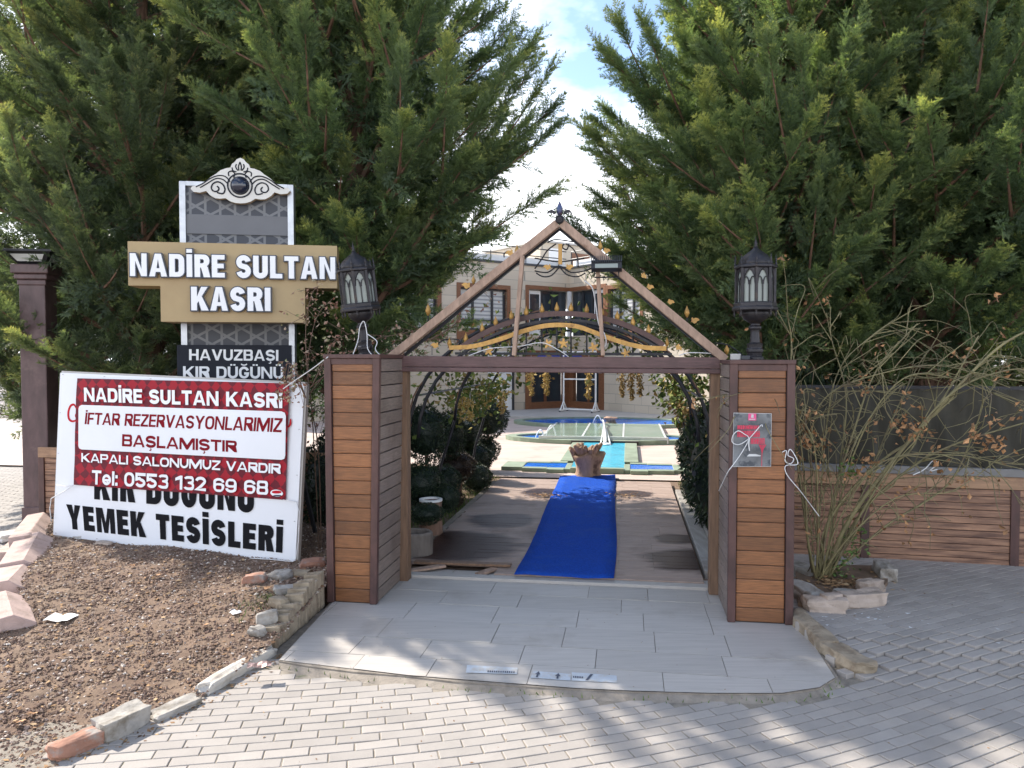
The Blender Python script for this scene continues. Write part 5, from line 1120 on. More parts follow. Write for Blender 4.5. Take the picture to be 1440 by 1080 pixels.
main = [([(1150, 822), (1136, 760), (1133, 700), (1128, 640), (1118, 560)], 5.95, 5.75, .012), ([(1157, 818), (1192, 735), (1262, 640), (1332, 560), (1400, 492), (1450, 462)], 6.0, 5.6, .020), ([(1160, 815), (1212, 720), (1285, 655), (1350, 622), (1450, 592)], 6.0, 5.7, .013), ([(1150, 815), (1172, 700), (1202, 602), (1232, 522), (1290, 455)], 6.0, 6.0, .011),
        ([(1155, 815), (1162, 740), (1222, 662), (1300, 600), (1376, 472)], 6.05, 5.9, .013), ([(1142, 805), (1122, 655), (1110, 562), (1113, 482), (1106, 440)], 6.0, 5.85, .009), ([(1172, 806), (1242, 742), (1332, 682), (1372, 600), (1384, 560)], 6.0, 5.8, .009), ([(1148, 815), (1150, 720), (1140, 610), (1085, 560)], 5.95, 5.35, .008),
        ([(1160, 815), (1180, 660), (1190, 560), (1170, 480), (1162, 440)], 6.1, 6.0, .007), ([(1165, 815), (1230, 690), (1330, 560), (1420, 520), (1460, 530)], 5.95, 5.5, .010), ([(1155, 815), (1200, 640), (1260, 540), (1330, 530), (1450, 575)], 6.1, 5.7, .008), ([(1155, 818), (1140, 640), (1160, 560), (1240, 525), (1330, 515), (1420, 545)], 6.0, 5.6, .007),
        ([(1160, 815), (1210, 700), (1250, 600), (1300, 500), (1335, 480)], 6.15, 6.2, .008), ([(1155, 818), (1178, 735), (1240, 650), (1340, 640), (1400, 650), (1460, 655)], 5.9, 5.4, .006), ([(1150, 818), (1190, 760), (1260, 700), (1340, 690), (1410, 640)], 5.9, 5.6, .007), ([(1148, 815), (1160, 620), (1180, 520), (1230, 470), (1260, 450)], 6.2, 6.2, .006), ([(1155, 818), (1170, 690), (1120, 590), (1060, 545), (1040, 575)], 5.9, 5.28, .005)]
ALL = []
for pxs, Y0, Y1, r in main:
    n = len(pxs); pts = catmull([P(x, y, Y0+(Y1-Y0)*i/(n-1)) for i, (x, y) in enumerate(pxs)]); m = len(pts); canes.tube(pts, [r*(1-.65*i/m) for i in range(m)], 6); ALL.append(pts)
    pts2 = [p+Vector((rb_.gauss(0, .02), rb_.gauss(0, .02), 0))+Vector((.05, .03, .01))*math.sin(i/m*3) for i, p in enumerate(pts)]; canes.tube(pts2, [r*.55*(1-.6*i/m) for i in range(m)], 5)
for pts in ALL:
    for _ in range(16):
        i = rb_.randrange(len(pts)//4, len(pts)-1); p = pts[i]; d = (pts[i+1]-pts[i]).normalized(); l = rb_.uniform(.15, .6); w = Vector((rb_.gauss(0, .6), rb_.gauss(0, .5), rb_.gauss(-.08, .5))); e = (d*.8+w).normalized()
        q = catmull([p, p+e*l*.4, p+e*l*.75+Vector((0, 0, -.03*l)), p+(e+Vector((rb_.gauss(0, .3), 0, -.25+rb_.gauss(0, .2))))*l], 4); canes.tube(q, [.0042*(1-.6*k/len(q)) for k in range(len(q))], 4)
        if rb_.random() < .32: leaf_cluster(dryl, q[-1], rb_.randint(2, 5), .025, .03, .06)
        if rb_.random() < .5:
            e2 = (e+Vector((rb_.gauss(0, .7), rb_.gauss(0, .7), rb_.gauss(0, .7)))).normalized(); canes.tube([q[5], q[5]+e2*l*.3, q[5]+e2*l*.5+Vector((0, 0, -.02))], [.003, .0025, .0015], 4)
for px, py, Y, n, sp in ((1135, 610, 5.8, 40, .06), (1285, 600, 5.75, 28, .06), (1265, 590, 5.8, 16, .05), (1395, 615, 5.6, 34, .07), (1380, 610, 5.6, 18, .06), (1220, 645, 5.85, 14, .04), (1320, 655, 5.7, 12, .04), (1200, 660, 5.9, 16, .05)): leaf_cluster(dryl, P(px, py, Y), n, sp, .03, .07)
for px, py, Y, n, sp in ((1185, 790, 5.95, 46, .05), (1200, 765, 5.95, 40, .05), (1175, 805, 5.95, 30, .04), (1210, 745, 5.95, 22, .04), (1198, 650, 5.9, 20, .05), (1190, 668, 5.9, 16, .04)): leaf_cluster(grn, P(px, py, Y), n, sp, .025, .055, 0)
canes.build('canes', M_cane, rose, smooth=True); dryl.build('dry_leaves', M_leafdry, rose); grn.build('green_leaves', M_leafgreen, rose)
cv = thing('climbing_vine', 'half dry climber with pinkish leaves between the gold sign and the tilted lantern', 'climber', gp(-.45, .7, .1))
st = MB(); lv = MB(); gl = MB()
vines = [([(452, 800), (448, 640), (436, 560), (434, 500), (446, 445), (470, 418)], 6.6), ([(450, 800), (440, 600), (432, 520), (430, 460), (438, 415), (448, 402)], 6.6), ([(434, 555), (455, 530), (480, 505), (520, 480), (560, 470), (600, 462)], 6.35), ([(430, 560), (415, 520), (404, 512), (400, 540)], 6.1), ([(436, 545), (470, 520), (505, 512), (560, 490), (600, 500)], 6.3), ([(440, 540), (460, 500), (470, 480), (490, 470)], 6.3), ([(430, 560), (420, 540), (405, 530), (396, 560)], 6.0), ([(600, 480), (640, 455), (660, 410), (690, 392)], 6.3), ([(560, 500), (600, 478), (640, 480)], 6.3)]
for pxs, Y in vines:
    pts = catmull([P(x, y, Y+.04*i) for i, (x, y) in enumerate(pxs)]); st.tube(pts, [.006*(1-.6*i/len(pts)) for i in range(len(pts))], 5)
    for i in range(len(pts)//4, len(pts)):
        if rb_.random() < .75: leaf_cluster(lv, pts[i], rb_.randint(2, 5), .035, .025, .05)
        if rb_.random() < .3:
            e = Vector((rb_.gauss(0, 1), rb_.gauss(0, .6), rb_.gauss(0, 1))).normalized()*.2; st.tube([pts[i], pts[i]+e*.6, pts[i]+e], [.003, .002, .0015], 4); leaf_cluster(lv, pts[i]+e, 4, .03, .025, .05)
for px, py in ((410, 535), (398, 552), (420, 548), (405, 560)): leaf_cluster(lv, P(px, py, 6.0), 12, .035, .02, .045)
for px, py in ((445, 548), (455, 562), (438, 580), (452, 540)): leaf_cluster(gl, P(px, py, 6.5), 14, .05, .03, .055, 0)
st.build('stems', mat('vine stem', (.15, .095, .065), .8, .3, 9), cv, smooth=True); lv.build('dry_leaves', island_mat('pinkish dry leaf', [(0, (.20, .09, .06)), (.4, (.34, .20, .14)), (.7, (.40, .31, .22)), (1, (.20, .24, .09))]), cv); gl.build('green_leaves', M_leafgreen, cv)
# ================================================================ cables
def cable(pts, r, lab, m=M_cable, name='cable', grp='loose white cables'):
    o = MB().tube(catmull([Vector(p) for p in pts]), r, 6).build(name, m, smooth=True); return tag(o, lab, 'cable', grp)
cf = lambda px, py, d=-.03: gpx(px, py, d)
cable([cf(1072, 600, -.05), cf(1070, 598), cf(1055, 615), cf(1040, 625), cf(1030, 622), cf(1031, 612), cf(1038, 606), cf(1046, 610), cf(1053, 617), cf(1044, 635), cf(1030, 655), cf(1024.5, 662), cf(1018, 675, .08), cf(1011, 690, .3)], .0032, 'white cable looped over the dark poster and off round the pillar')
cable([cf(1054, 616, -.04), cf(1053, 625, -.04), cf(1054, 634, -.04)], .004, 'short white cable end dangling in front of the dark poster')
cable([cf(1100, 636), cf(1106, 634), cf(1104, 648), cf(1112, 652), cf(1116, 645), cf(1108, 640), cf(1112, 632), cf(1122, 652, -.05), cf(1105, 655, -.05), cf(1107, 668, -.05), cf(1125, 690, .0), cf(1140, 710, .15), cf(1152, 726, .2)], .0032, 'white cable knotted on the rose canes beside the pillar and the poster')
cable([P(1284, 668, 5.75), P(1300, 660, 5.75), P(1312, 648, 5.75), P(1318, 652, 5.75), P(1308, 662, 5.75), P(1318, 660, 5.75)], .004, 'white cable caught in the rose canes over the plank fence')
cL = gp(-.165, .30, HL)
for i, (q, lab) in enumerate((([(495, 502), (503, 480), (506, 460), (512, 452), (516, 470), (517, 490), (524, 500)], 'white cable tied round the pedestal of the tilted lantern'), ([(517, 470), (530, 480), (528, 492), (540, 504)], 'white cable trailing from the tilted lantern to the gate beam'))):
    cable([gpx(x, y, .20) for x, y in q], .0035, lab)
cable([gpx(461, 502, -.02), gpx(440, 518, .1), gpx(415, 535, .2), gpx(398, 547, .2)], .004, 'white cable strung from the pillar top to the banner')
cable([gpx(822, 395, .66), gpx(833, 405, .62), gpx(838, 430, .62), gpx(842, 455, .6), gpx(850, 470, .6), gpx(852, 484, .6), gpx(845, 492, .6)], .005, 'white cable hanging from the floodlight down a gable strut')
cable([gpx(660, 500, .64), gpx(690, 490, .64), gpx(730, 487, .64), gpx(762, 482, .64), gpx(785, 492, .64), gpx(800, 502, .64)], .004, 'thin white cable sagging along the iron arch over the beam')
cable([gpx(955, 500, .6), gpx(970, 496, .6), gpx(1003, 497, .6)], .004, 'thin white cable lying on the beam near the upright lantern')
# ================================================================ litter
def paper(px, py, w, h, rz, m, lab, z=.012, name='paper_scrap'):
    c = G(px, py, .05); c.z = bed_z(c.x, c.y)+z; mb = MB(); nx = 5
    for j in range(3):
        for i in range(nx+1): x, y = w*(i/nx-.5), h*(j/2-.5); mb.v.append(c+Vector((x*math.cos(rz)-y*math.sin(rz), x*math.sin(rz)+y*math.cos(rz), .006*math.sin(i*1.7+j)+.004*j)))
    mb.f = [(j*(nx+1)+i, j*(nx+1)+i+1, (j+1)*(nx+1)+i+1, (j+1)*(nx+1)+i) for j in range(2) for i in range(nx)]; return tag(mb.build(name, m), lab, 'litter', 'scraps of litter')
paper(86, 878, .17, .12, -.1, M_white, 'crumpled white sheet lying on the sunny gravel')
paper(331, 874, .07, .05, -.5, M_white, 'small bluish white scrap in the shade of the gravel near the low wall')
paper(365, 938, .13, .06, .2, mat('foil wrapper', (.55, .40, .38), .25, .6, 30, metal=.6), 'crumpled shiny wrapper by the pale kerb', .05, 'candy_wrapper')
for px, py, lab in ((48, 990, 'pale dry leaf in three points on the gravel near the front'), (190, 822, 'curled brown leaf near the middle of the gravel'), (287, 890, 'brown leaf on the gravel below the loose stones'), (372, 851, 'dry orange leaf between weeds and the low wall'), (28, 1000, 'small tan leaf beside the three pointed leaf'), (219, 832, 'dark curled leaf on the shaded gravel')):
    c = G(px, py, .04); c.z = bed_z(c.x, c.y)+.018; mb = MB(); a0 = random.random()*6
    for k in range(5):
        a = a0+(k-2)*.55; l = .055*(1-.18*abs(k-2)); d = Vector((math.cos(a), math.sin(a), .25)); s2 = Vector((-d.y, d.x, .2)); mb.add([c, c+d*l*.5+s2*l*.22, c+d*l, c+d*l*.5-s2*l*.22], [(0, 1, 2, 3)])
    tag(mb.build('dry_leaf', M_leafdry), lab, 'leaf', 'single dry leaves on the gravel')
# stickers on the apron
M_stick = mat('worn sticker film', (.46, .50, .54), .4, .15, 9, dirt=(.45, .43, .40), dirtscale=14, dirtlo=.48, dirthi=.6); M_ink2 = mat('sticker print', (.06, .07, .10), .6, .3, 20)
for q, lab, marks in (([(655, 946), (727, 948), (728, 939), (657, 935)], 'worn white sticker strip on the tiles with a line of small print', 0), ([(746, 953), (802, 957), (803, 948), (750, 943)], 'worn white sticker strip on the tiles with two dark arrows', 1), ([(804, 957), (868, 960), (867, 950), (804, 945)], 'worn white sticker strip on the tiles with a slanting dark tick', 2)):
    A, B, C, D = [G(x, y, .003) for x, y in q]; t = thing('floor_sticker', lab, 'sticker', (A+C)/2, 0, 'stickers on the apron'); quadpatch(A, B, C, D, 0).build('film', M_stick, t)
    f = onquad(A, B, C, D, .002)
    if marks == 0:
        for k in range(13): mb = MB(); x = .42+k*.042; mb.add([f(x, .12), f(x+.026, .12), f(x+.026, .36), f(x, .36)], [(0, 1, 2, 3)]); mb.build('print_mark', M_ink2, t)
    elif marks == 1:
        for x in (.08, .60): mb = MB(); mb.add([f(x, .5), f(x+.07, .95), f(x+.14, .5), f(x+.095, .5), f(x+.095, .1), f(x+.045, .1), f(x+.045, .5)], [(0, 1, 2, 3, 4, 5, 6)]); mb.build('arrow', M_ink2, t)
    else:
        mb = MB(); mb.add([f(.30, .1), f(.36, .1), f(.48, .9), f(.42, .9)], [(0, 1, 2, 3)]); mb.build('tick', M_ink2, t)
        for k in range(6): mb = MB(); x = .03+k*.04; mb.add([f(x, .3), f(x+.025, .3), f(x+.025, .52), f(x, .52)], [(0, 1, 2, 3)]); mb.build('print_mark', M_ink2, t)

# crumbs, grass in the joints and bird-lime flecks on the paving
def pave_area():
    while True:
        y = 2.6+3.9*rng.random(); x = -2.5+7.5*rng.random()
        if pav_ok(x, y): return x, y
pz_ = lambda x, y: -.0375+pave_up(x, y)
V, F = leaf_quads(420, pave_area, pz_, .003, .011, .2); tag(link('paving_litter', np_mesh('paving_litter', V, F, M_litter)), kind='stuff', label='crumbs of leaf and soil scattered over the block paving')
V, F = leaf_quads(150, lambda: tuple((lambda p: (p.x, p.y))(gp(-.4+3.2*rng.random(), -1.3+2*rng.random()))), lambda x, y: -.006, .002, .007, .15); tag(link('paving_litter', np_mesh('paving_litter', V, F, M_litter)), kind='stuff', label='dark crumbs scattered over the tiled apron')
def edge_area():
    p = APR[1:13]; i = rng.integers(0, 11); q = p[i].lerp(p[i+1], rng.random()); return q.x+rng.normal()*.012, q.y-.05+rng.normal()*.02
V, F = grass(90, edge_area, -.03, .01, .035); tag(link('weeds', np_mesh('weeds', V, F, M_grass)), kind='stuff', label='tiny weeds in the sandy joint before the apron')
def kerb_area():
    p = BEDF[1:7]; i = rng.integers(0, 5); q = p[i].lerp(p[i+1], rng.random()); return q.x+.04+rng.normal()*.03, q.y-.06+rng.normal()*.03
V, F = leaf_quads(260, kerb_area, pz_, .004, .016, .3); tag(link('leaf_litter', np_mesh('leaf_litter', V, F, M_litter)), kind='stuff', label='dry leaf bits gathered along the stones edging the gravel')
M_lime = mat('white flecks', (.62, .63, .64), .9, .1, 20); V, F = leaf_quads(60, pud(G(1220, 880).x, G(1220, 880).y, .8, .55), pz_, .004, .02, .0); tag(link('paving_dirt', np_mesh('paving_dirt', V, F, M_lime)), kind='stuff', label='white flecks splashed over the shaded paving beside the rose bed')
# ================================================================ pergola over the deck
pg = random.Random(9)
M_vine = island_mat('vine leaf', [(0, (.05, .09, .022)), (.5, (.13, .18, .04)), (.8, (.26, .27, .07)), (1, (.38, .24, .09))])
UC, AH, BV, Z0 = 1.20, 1.31, 1.10, 1.10
def arch_pts(v, du=0, dz=0, n=18): return [gp(UC+(AH+du)*math.cos(math.pi*k/n), v, Z0+(BV+dz)*math.sin(math.pi*k/n)) for k in range(n+1)]
per = thing('garden_pergola', 'dark iron arched pergola with vines over the deck behind the gate', 'pergola', gp(UC, 3.2), -YAW)
VS = (1.25, 3.1, 5.1)
for v in VS:
    for du in ((0, -.09) if v < 2 else (0,)): MB().tube(arch_pts(v, du, du), .016, 8).build('arch_rib', M_iron, per, smooth=True)
    for s in (-1, 1):
        mb = MB(); mb.tube([gp(UC+s*(AH+(.28 if v > 2 else .02)), v, -.05), gp(UC+s*(AH+(.16 if v > 2 else .01)), v, .6), gp(UC+s*AH, v, Z0+.01)], .016, 8); mb.build('upright', M_iron, per)
for k in (2, 5, 9, 13, 16):
    a = math.pi*k/18; mb = MB(); mb.tube([gp(UC+AH*math.cos(a), VS[0], Z0+BV*math.sin(a)), gp(UC+AH*math.cos(a), VS[-1], Z0+BV*math.sin(a))], .010, 6); mb.build('purlin', M_iron, per)
gv = thing('grape_vine', 'vine with green and yellowing leaves trained over the iron pergola', 'vine', gp(UC-AH, 2.5)); vs_ = MB(); vl = MB()
for v in VS:
    q = arch_pts(v, .01, .01, 30); vs_.tube([p+Vector((pg.gauss(0, .015), pg.gauss(0, .02), pg.gauss(0, .012))) for p in q], .007, 5)
    for i, p in enumerate(q):
        a = i/30; top = math.sin(math.pi*a)
        if pg.random() < (.55 if top < .75 else .75): leaf_cluster(vl, p, pg.randint(3, 7), .06, .04, .085)
for c, n, sp in ((P(650, 560, 9.6), 90, .16), (P(668, 555, 10.2), 90, .16), (P(690, 548, 10.6), 80, .14), (P(630, 548, 9), 40, .13), (P(700, 540, 11), 50, .12), (P(955, 545, 9.8), 110, .16), (P(965, 560, 9.4), 90, .14), (P(945, 535, 10.4), 60, .13), (P(980, 540, 9), 40, .1), (P(735, 492, 8.8), 40, .16), (P(840, 480, 8.8), 50, .18), (P(905, 480, 8.6), 40, .14), (P(690, 480, 8.4), 40, .14), (P(780, 478, 9.6), 40, .2)): leaf_cluster(vl, c, int(n*2.2), sp, .05, .11)
vs_.build('stems', M_bark, gv, smooth=True); vl.build('leaves', M_vine, gv)
M_blossom = island_mat('golden blossom', [(0, (.42, .27, .07)), (.5, (.58, .42, .14)), (1, (.66, .52, .25))])
M_blossom2 = island_mat('dull golden blossom', [(0, (.22, .14, .05)), (.5, (.34, .23, .09)), (1, (.44, .32, .14))])
for px, y0, y1, Y, wd, m, lab in ((747, 522, 553, 10.6, .055, M_blossom, 'golden blossom garland before the brown doors, first of the close pair'), (768, 522, 554, 10.6, .055, M_blossom, 'golden blossom garland before the brown doors, second of the close pair'), (828, 522, 559, 10.4, .04, M_blossom, 'slim golden blossom garland seen beside the white garment rack'),
        (875, 522, 556, 10.2, .045, M_blossom2, 'dull golden garland on the pale wall, next to the brown door frame'), (888, 522, 561, 10.2, .045, M_blossom2, 'dull golden garland on the pale wall, middle and longest of three'), (900, 522, 556, 10.2, .045, M_blossom2, 'dull golden garland on the pale wall, nearest the sunlit patch'),
        (650, 550, 588, 9.2, .05, M_blossom, 'pale golden garland hanging before the dark shrubs, the longer of two'), (661, 560, 590, 9.2, .045, M_blossom, 'pale golden garland hanging before the dark shrubs, the shorter of two'), (706, 548, 575, 10.4, .10, M_blossom, 'bushy golden blossom cluster beside the white door'), (684, 560, 572, 10.2, .05, M_blossom, 'small golden tuft between the hanging garlands and the white door'), (955, 560, 600, 9.8, .12, M_blossom2, 'broad dull golden cluster hanging above the clipped shrubs on the poster side'), (966, 565, 588, 9.2, .07, M_blossom2, 'small dull golden tuft against the inner face of the poster pillar')):
    t = thing('hanging_garland', lab, 'garland', P(px, y0, Y), 0, 'golden garlands hanging from the pergola'); c = MB(); p0 = P(px, y0-8, Y); p0.z = max(p0.z, 1.85 if y0 < 530 else p0.z); p1 = P(px, y1, Y); c.tube([p0, p1], .004, 5); c.build('cord', M_cable, t)
    b = MB(); n = int((y1-y0)*3.4*(1+wd*4))
    for k in range(n):
        f = k/n; w = wd*(1-.75*f); leaf_cluster(b, P(px, y0, Y).lerp(p1, f)+Vector((pg.gauss(0, w*.6), pg.gauss(0, w*.6), 0)), 1, .006, .035, .06, .6)
    b.build('blossoms', m, t)
# ================================================================ clipped shrubs
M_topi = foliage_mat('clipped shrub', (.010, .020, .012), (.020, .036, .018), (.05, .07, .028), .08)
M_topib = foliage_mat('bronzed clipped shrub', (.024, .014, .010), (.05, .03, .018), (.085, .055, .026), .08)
def ball_arrays(n, seed, lf=.10):
    g = np.random.default_rng(seed); p = unit(g.normal(size=(n, 3))); r = (.90+.12*g.random(n)+.04*np.sin(p[:, 0]*5+seed)+.04*np.sin(p[:, 2]*6))[:, None]; d = unit(p+g.normal(size=(n, 3))*.55); s = unit(np.cross(d, g.normal(size=(n, 3)))); c = p*r; l = lf*(.6+.8*g.random(n))[:, None]
    return np.stack([c-s*l*.22, c+s*l*.22, c+d*l], 1), np.clip(.45+.3*g.normal(size=n), 0, 1)
BALL = [ball_arrays(3600, s) for s in (1, 2)]
ICO = bmesh.new(); bmesh.ops.create_icosphere(ICO, subdivisions=2, radius=.93); IV = np.array([v.co[:] for v in ICO.verts]); IF = np.array([[v.index for v in f.verts] for f in ICO.faces]); ICO.free()
def shrub(label, base, balls, m=M_topi, stem=True, name='clipped_shrub', grp='clipped shrubs beside the deck'):
    t = thing(name, label, 'shrub', base, 0, grp)
    if stem:
        mb = MB(); top = max(b[2] for b in balls); mb.tube([base-Vector((0, 0, .05)), base+Vector((.02, 0, top*.5)), base+Vector((0, 0, top))], [.03, .025, .02], 7); mb.build('stem', M_bark, t, smooth=True)
    V = []; F = []; T = []; n = 0
    for i, (dx, dy, z, rx, rz) in enumerate(balls):
        tv, tt = BALL[i % 2]; q = tv.reshape(-1, 3)*np.array([rx, rx, rz])+np.array([base.x+dx, base.y+dy, base.z+z]); V.append(q); F.append(np.arange(len(q)).reshape(-1, 3)+n); n += len(q); T.append(np.repeat(tt, 3))
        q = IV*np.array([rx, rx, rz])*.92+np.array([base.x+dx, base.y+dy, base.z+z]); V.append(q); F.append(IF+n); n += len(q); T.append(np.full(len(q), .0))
    me = np_mesh('crown', np.concatenate(V), np.concatenate(F), m, np.concatenate(T)); link('crown', me, t); return t
def ball_at(px, Y, items, lab, m=M_topi, stem=True):
    base = Vector(((px-720)/FPX*Y, Y, -.02)); bl = []
    for x, y, rp, fz in items: c = P(x, y, Y); rr = 1.13*rp*Y/FPX; bl.append((c.x-base.x, 0, max(rr*fz*.8, c.z+.02), rr, rr*fz))
    return shrub(lab, base, bl, m, stem)
ball_at(598, 8.6, [(597, 608, 30, 1.15)], 'round clipped shrub on a bare stem nearest the pillar on the banner side')
ball_at(632, 9.9, [(630, 612, 24, 1.25)], 'tall egg shaped clipped shrub behind the ball on a stem, banner side')
ball_at(685, 12.3, [(686, 588, 26, .95), (678, 633, 22, .8)], 'two tiered clipped shrub nearest the pool on the banner side')
ball_at(662, 11.2, [(664, 645, 26, .8), (655, 610, 18, 1)], 'dark two tiered clipped shrub in the middle of the row on the banner side')
ball_at(592, 8.2, [(592, 680, 29, .95)], 'large low clipped ball behind the concrete pot', M_topi, False)
ball_at(622, 8.9, [(624, 676, 22, .95)], 'low clipped ball behind the log planter', M_topi, False)
ball_at(645, 10.0, [(640, 655, 26, .75)], 'bronzed flat topped clipped shrub in the row on the banner side', M_topib)
ball_at(634, 9.3, [(630, 706, 20, .75)], 'low bronzed mound shrub beside the grass edge', M_topib, False)
ball_at(672, 10.4, [(670, 672, 20, .95)], 'dark round shrub on a short stem at the deck edge', M_topi)
ball_at(674, 11.0, [(677, 668, 13, .7)], 'small fresh green mound catching the sun at the deck edge', foliage_mat('sunny shrub', (.06, .09, .03), (.12, .17, .05), (.22, .27, .09), .2), False)
ball_at(604, 7.5, [(600, 722, 22, .6)], 'small dark bush spilling over the concrete pot', M_topi, False)
ball_at(612, 8.1, [(628, 700, 16, 1.1)], 'dark upright bush pressed behind the log planter', M_topi, False)
ball_at(985, 11.4, [(980, 600, 22, 1.1), (975, 632, 22, 1.05)], 'two tiered clipped shrub nearest the pool on the poster side')
ball_at(992, 9.8, [(986, 640, 21, 1.15), (990, 600, 20, 1.1)], 'bronzed two tiered clipped shrub behind the door post on the poster side', M_topib)
ball_at(984, 9.4, [(980, 688, 19, .95)], 'low clipped ball with sunny top beside the deck board, poster side', M_topi, False)
ball_at(996, 8.8, [(998, 708, 16, 1.0), (1002, 670, 16, 1)], 'small dark clipped shrub half hidden by the door post, poster side')
shrub('dark low bush added to darken the gap between the banner and the pillar', Vector((-1.75, 7.75, .05)), [(0, 0, .45, .42, .6), (-.5, .25, .35, .4, .5), (.2, .3, .85, .35, .45)], M_topi, True, 'low_bush', None)  # bush added to block the bright courtyard showing beside the banner
shrub('dark low bush behind the plank fence next to the rose canes', Vector((2.9, 7.9, 0)), [(0, 0, .8, .6, .9), (.7, .2, .8, .6, .9), (-.6, .1, .7, .5, .8)], M_topi, True, 'low_bush', None)
# pots and edging
c = G(586, 786, -.02); M_pot = mat('rough concrete pot', (.16, .135, .115), .9, .25, 6, stretch=(3, 3, 1), bump=.5, bscale=20)
mb = MB(); mb.lathe([(.13, 0), (.145, .04), (.145, .24), (.135, .255), (.115, .255), (.11, .20)], 18, c); o = mb.build('concrete_pot', M_pot, smooth=False, bevel=.006, jit=.003); tag(o, 'rough grey concrete pot at the foot of the door post', 'pot')
c = G(606, 757, -.02); lp = thing('log_planter', 'hollow log planter with a pale rim behind the concrete pot', 'planter', c); M_log = mat('log bark', (.20, .12, .085), .9, .4, 7, stretch=(3, 3, .6), bump=.8, bscale=18)
mb = MB(); mb.lathe([(.115, 0), (.12, .1), (.105, .28), (.112, .385)], 18, c); mb.build('log', M_log, lp, smooth=True, jit=.004)
mb = MB(); mb.lathe([(.118, .383), (.118, .405), (.09, .405), (.09, .383)], 18, c, cap=False); mb.build('rim', M_white, lp, smooth=False)
mb = MB(); mb.lathe([(.088, .36), (.088, .375)], 14, c); mb.build('soil', M_soil, lp)
mb = MB(); mb.box((2.46, 1.1, -.03), (2.60, 5.1, .05), T=GM); mb.box((2.605, 1.1, -.03), (2.63, 5.1, .075), T=GM); struct('deck_kerb', mb, mat('grey edging board', (.33, .31, .28), .7, .2, 3, stretch=(8, 1, 1), dirt=(.16, .13, .11), dirtscale=2, dirtlo=.5, dirthi=.7), bevel=.005)
mb = MB(); mb.box((-.12, 1.05, -.03), (-.05, 5.6, .03), T=GM); struct('deck_edge_kerb', mb, M_mortar, bevel=.006, jit=.002)
for (u0, v0, u1, v1, z, lab) in ((.02, .84, .28, 1.0, .02, 'loose deck board lying across the sunken corner by the door post'), (.60, .84, .72, 1.0, .012, 'loose deck board lying beside the sunken corner near the carpet'), (.0, 1.05, .85, 1.03, .04, 'long dark loose board along the back of the sunken corner')):
    mb = MB(); mb.bar(gp(u0, v0, z), gp(u1, v1, z+.012), .075, .02); tag(mb.build('loose_board', M_raw if z < .03 else M_post, bevel=.003), lab, 'board', 'loose boards at the sunken deck corner')
# ================================================================ root stump at the end of the carpet
sc_ = G(825, 668.5, .045); M_root = mat('weathered root wood', (.38, .245, .165), .85, .35, 6, stretch=(2.5, 2.5, .8), bump=.7, bscale=16, dirt=(.13, .075, .05), dirtscale=6, dirtlo=.5, dirthi=.64)
stp = thing('root_stump', 'upturned weathered tree root stump at the pool end of the carpet', 'stump', sc_); g = random.Random(4); mb = MB(); n = 22; prof = [(.185, 0), (.165, .06), (.17, .14), (.20, .23), (.235, .31), (.22, .34), (.11, .33)]
for j, (r, z) in enumerate(prof):
    for k in range(n): a = 2*math.pi*k/n; w = 1+.13*math.sin(3*a+1+z*2)+.09*math.sin(5*a+2)+.05*math.sin(9*a+z*9); mb.v.append(sc_+Vector((r*w*math.cos(a), r*w*math.sin(a)*.9, z+(.03*math.sin(4*a+1) if j > 3 else 0))))
mb.f = [(j*n+k, j*n+(k+1) % n, (j+1)*n+(k+1) % n, (j+1)*n+k) for j in range(len(prof)-1) for k in range(n)]+[tuple(range((len(prof)-1)*n, len(prof)*n))]
mb.build('stump_body', M_root, stp, smooth=True)
for k in range(15):
    a = 2*math.pi*k/15+g.uniform(-.15, .15); r = g.uniform(.05, .21); p = sc_+Vector((r*math.cos(a), r*math.sin(a)*.9, .29)); d = Vector((math.cos(a)*.5, math.sin(a)*.5, 1)).normalized(); l = g.uniform(.08, .19)
    e = Vector((math.cos(a), math.sin(a), .1))*g.uniform(.02, .07); mb = MB(); mb.tube(catmull([p-d*.05, p+d*l*.5, p+d*l+e*.5, p+d*l+e], 3), [.05, .05, .048, .045, .042, .038, .034, .03, .024, .014], 7); mb.build('root_stub', M_root, stp, smooth=True)
# ================================================================ pools
QM = Matrix.Translation((1.33, 12.0, 0)) @ Matrix.Rotation(-YAW, 4, 'Z')
def q_(u, v, z=0): return QM @ Vector((u, v, z))
def qbox(mb, u0, u1, v0, v1, z0, z1): return mb.box((u0, v0, z0), (u1, v1, z1), T=QM)
def flat(name, poly, z, m): mb = MB(); mb.add([q_(u, v, z) for u, v in poly], [tuple(range(len(poly)))]); return struct(name, mb, m)
cop = MB()
qbox(cop, -.66, -.42, .985, 3.9, 0, .07); qbox(cop, .42, .66, .985, 3.9, 0, .07)
for s in (-1, 1):                         # stepped arms of the cross
    for u0, u1, v0, v1 in ((.42, .52, .05, .75), (.52, .80, -.02, .20), (.52, .80, .80, .98), (.80, 1.20, .06, .24), (.80, 1.20, .76, .92), (1.20, 1.55, .16, .84)): qbox(cop, min(s*u0, s*u1)+.002, max(s*u0, s*u1)-.002, v0, v1, 0, .06)
qbox(cop, -.42, .42, .02, .16, 0, .083)
struct('pool_kerb', cop, M_green, bevel=.006)
for s in (-1, 1): flat('arm_water', [(s*.50, .18), (s*1.22, .18), (s*1.22, .84), (s*.50, .84)][::s], .048, M_water)
flat('channel_water', [(-.43, .1), (.43, .1), (.43, 4.1), (-.43, 4.1)], .055, M_water2)
def lens(uc, vc, a, b, n=40): return [(uc+a*math.cos(2*math.pi*k/n), vc+b*math.sin(2*math.pi*k/n)*(abs(math.sin(2*math.pi*k/n))**.15)) for k in range(n)]
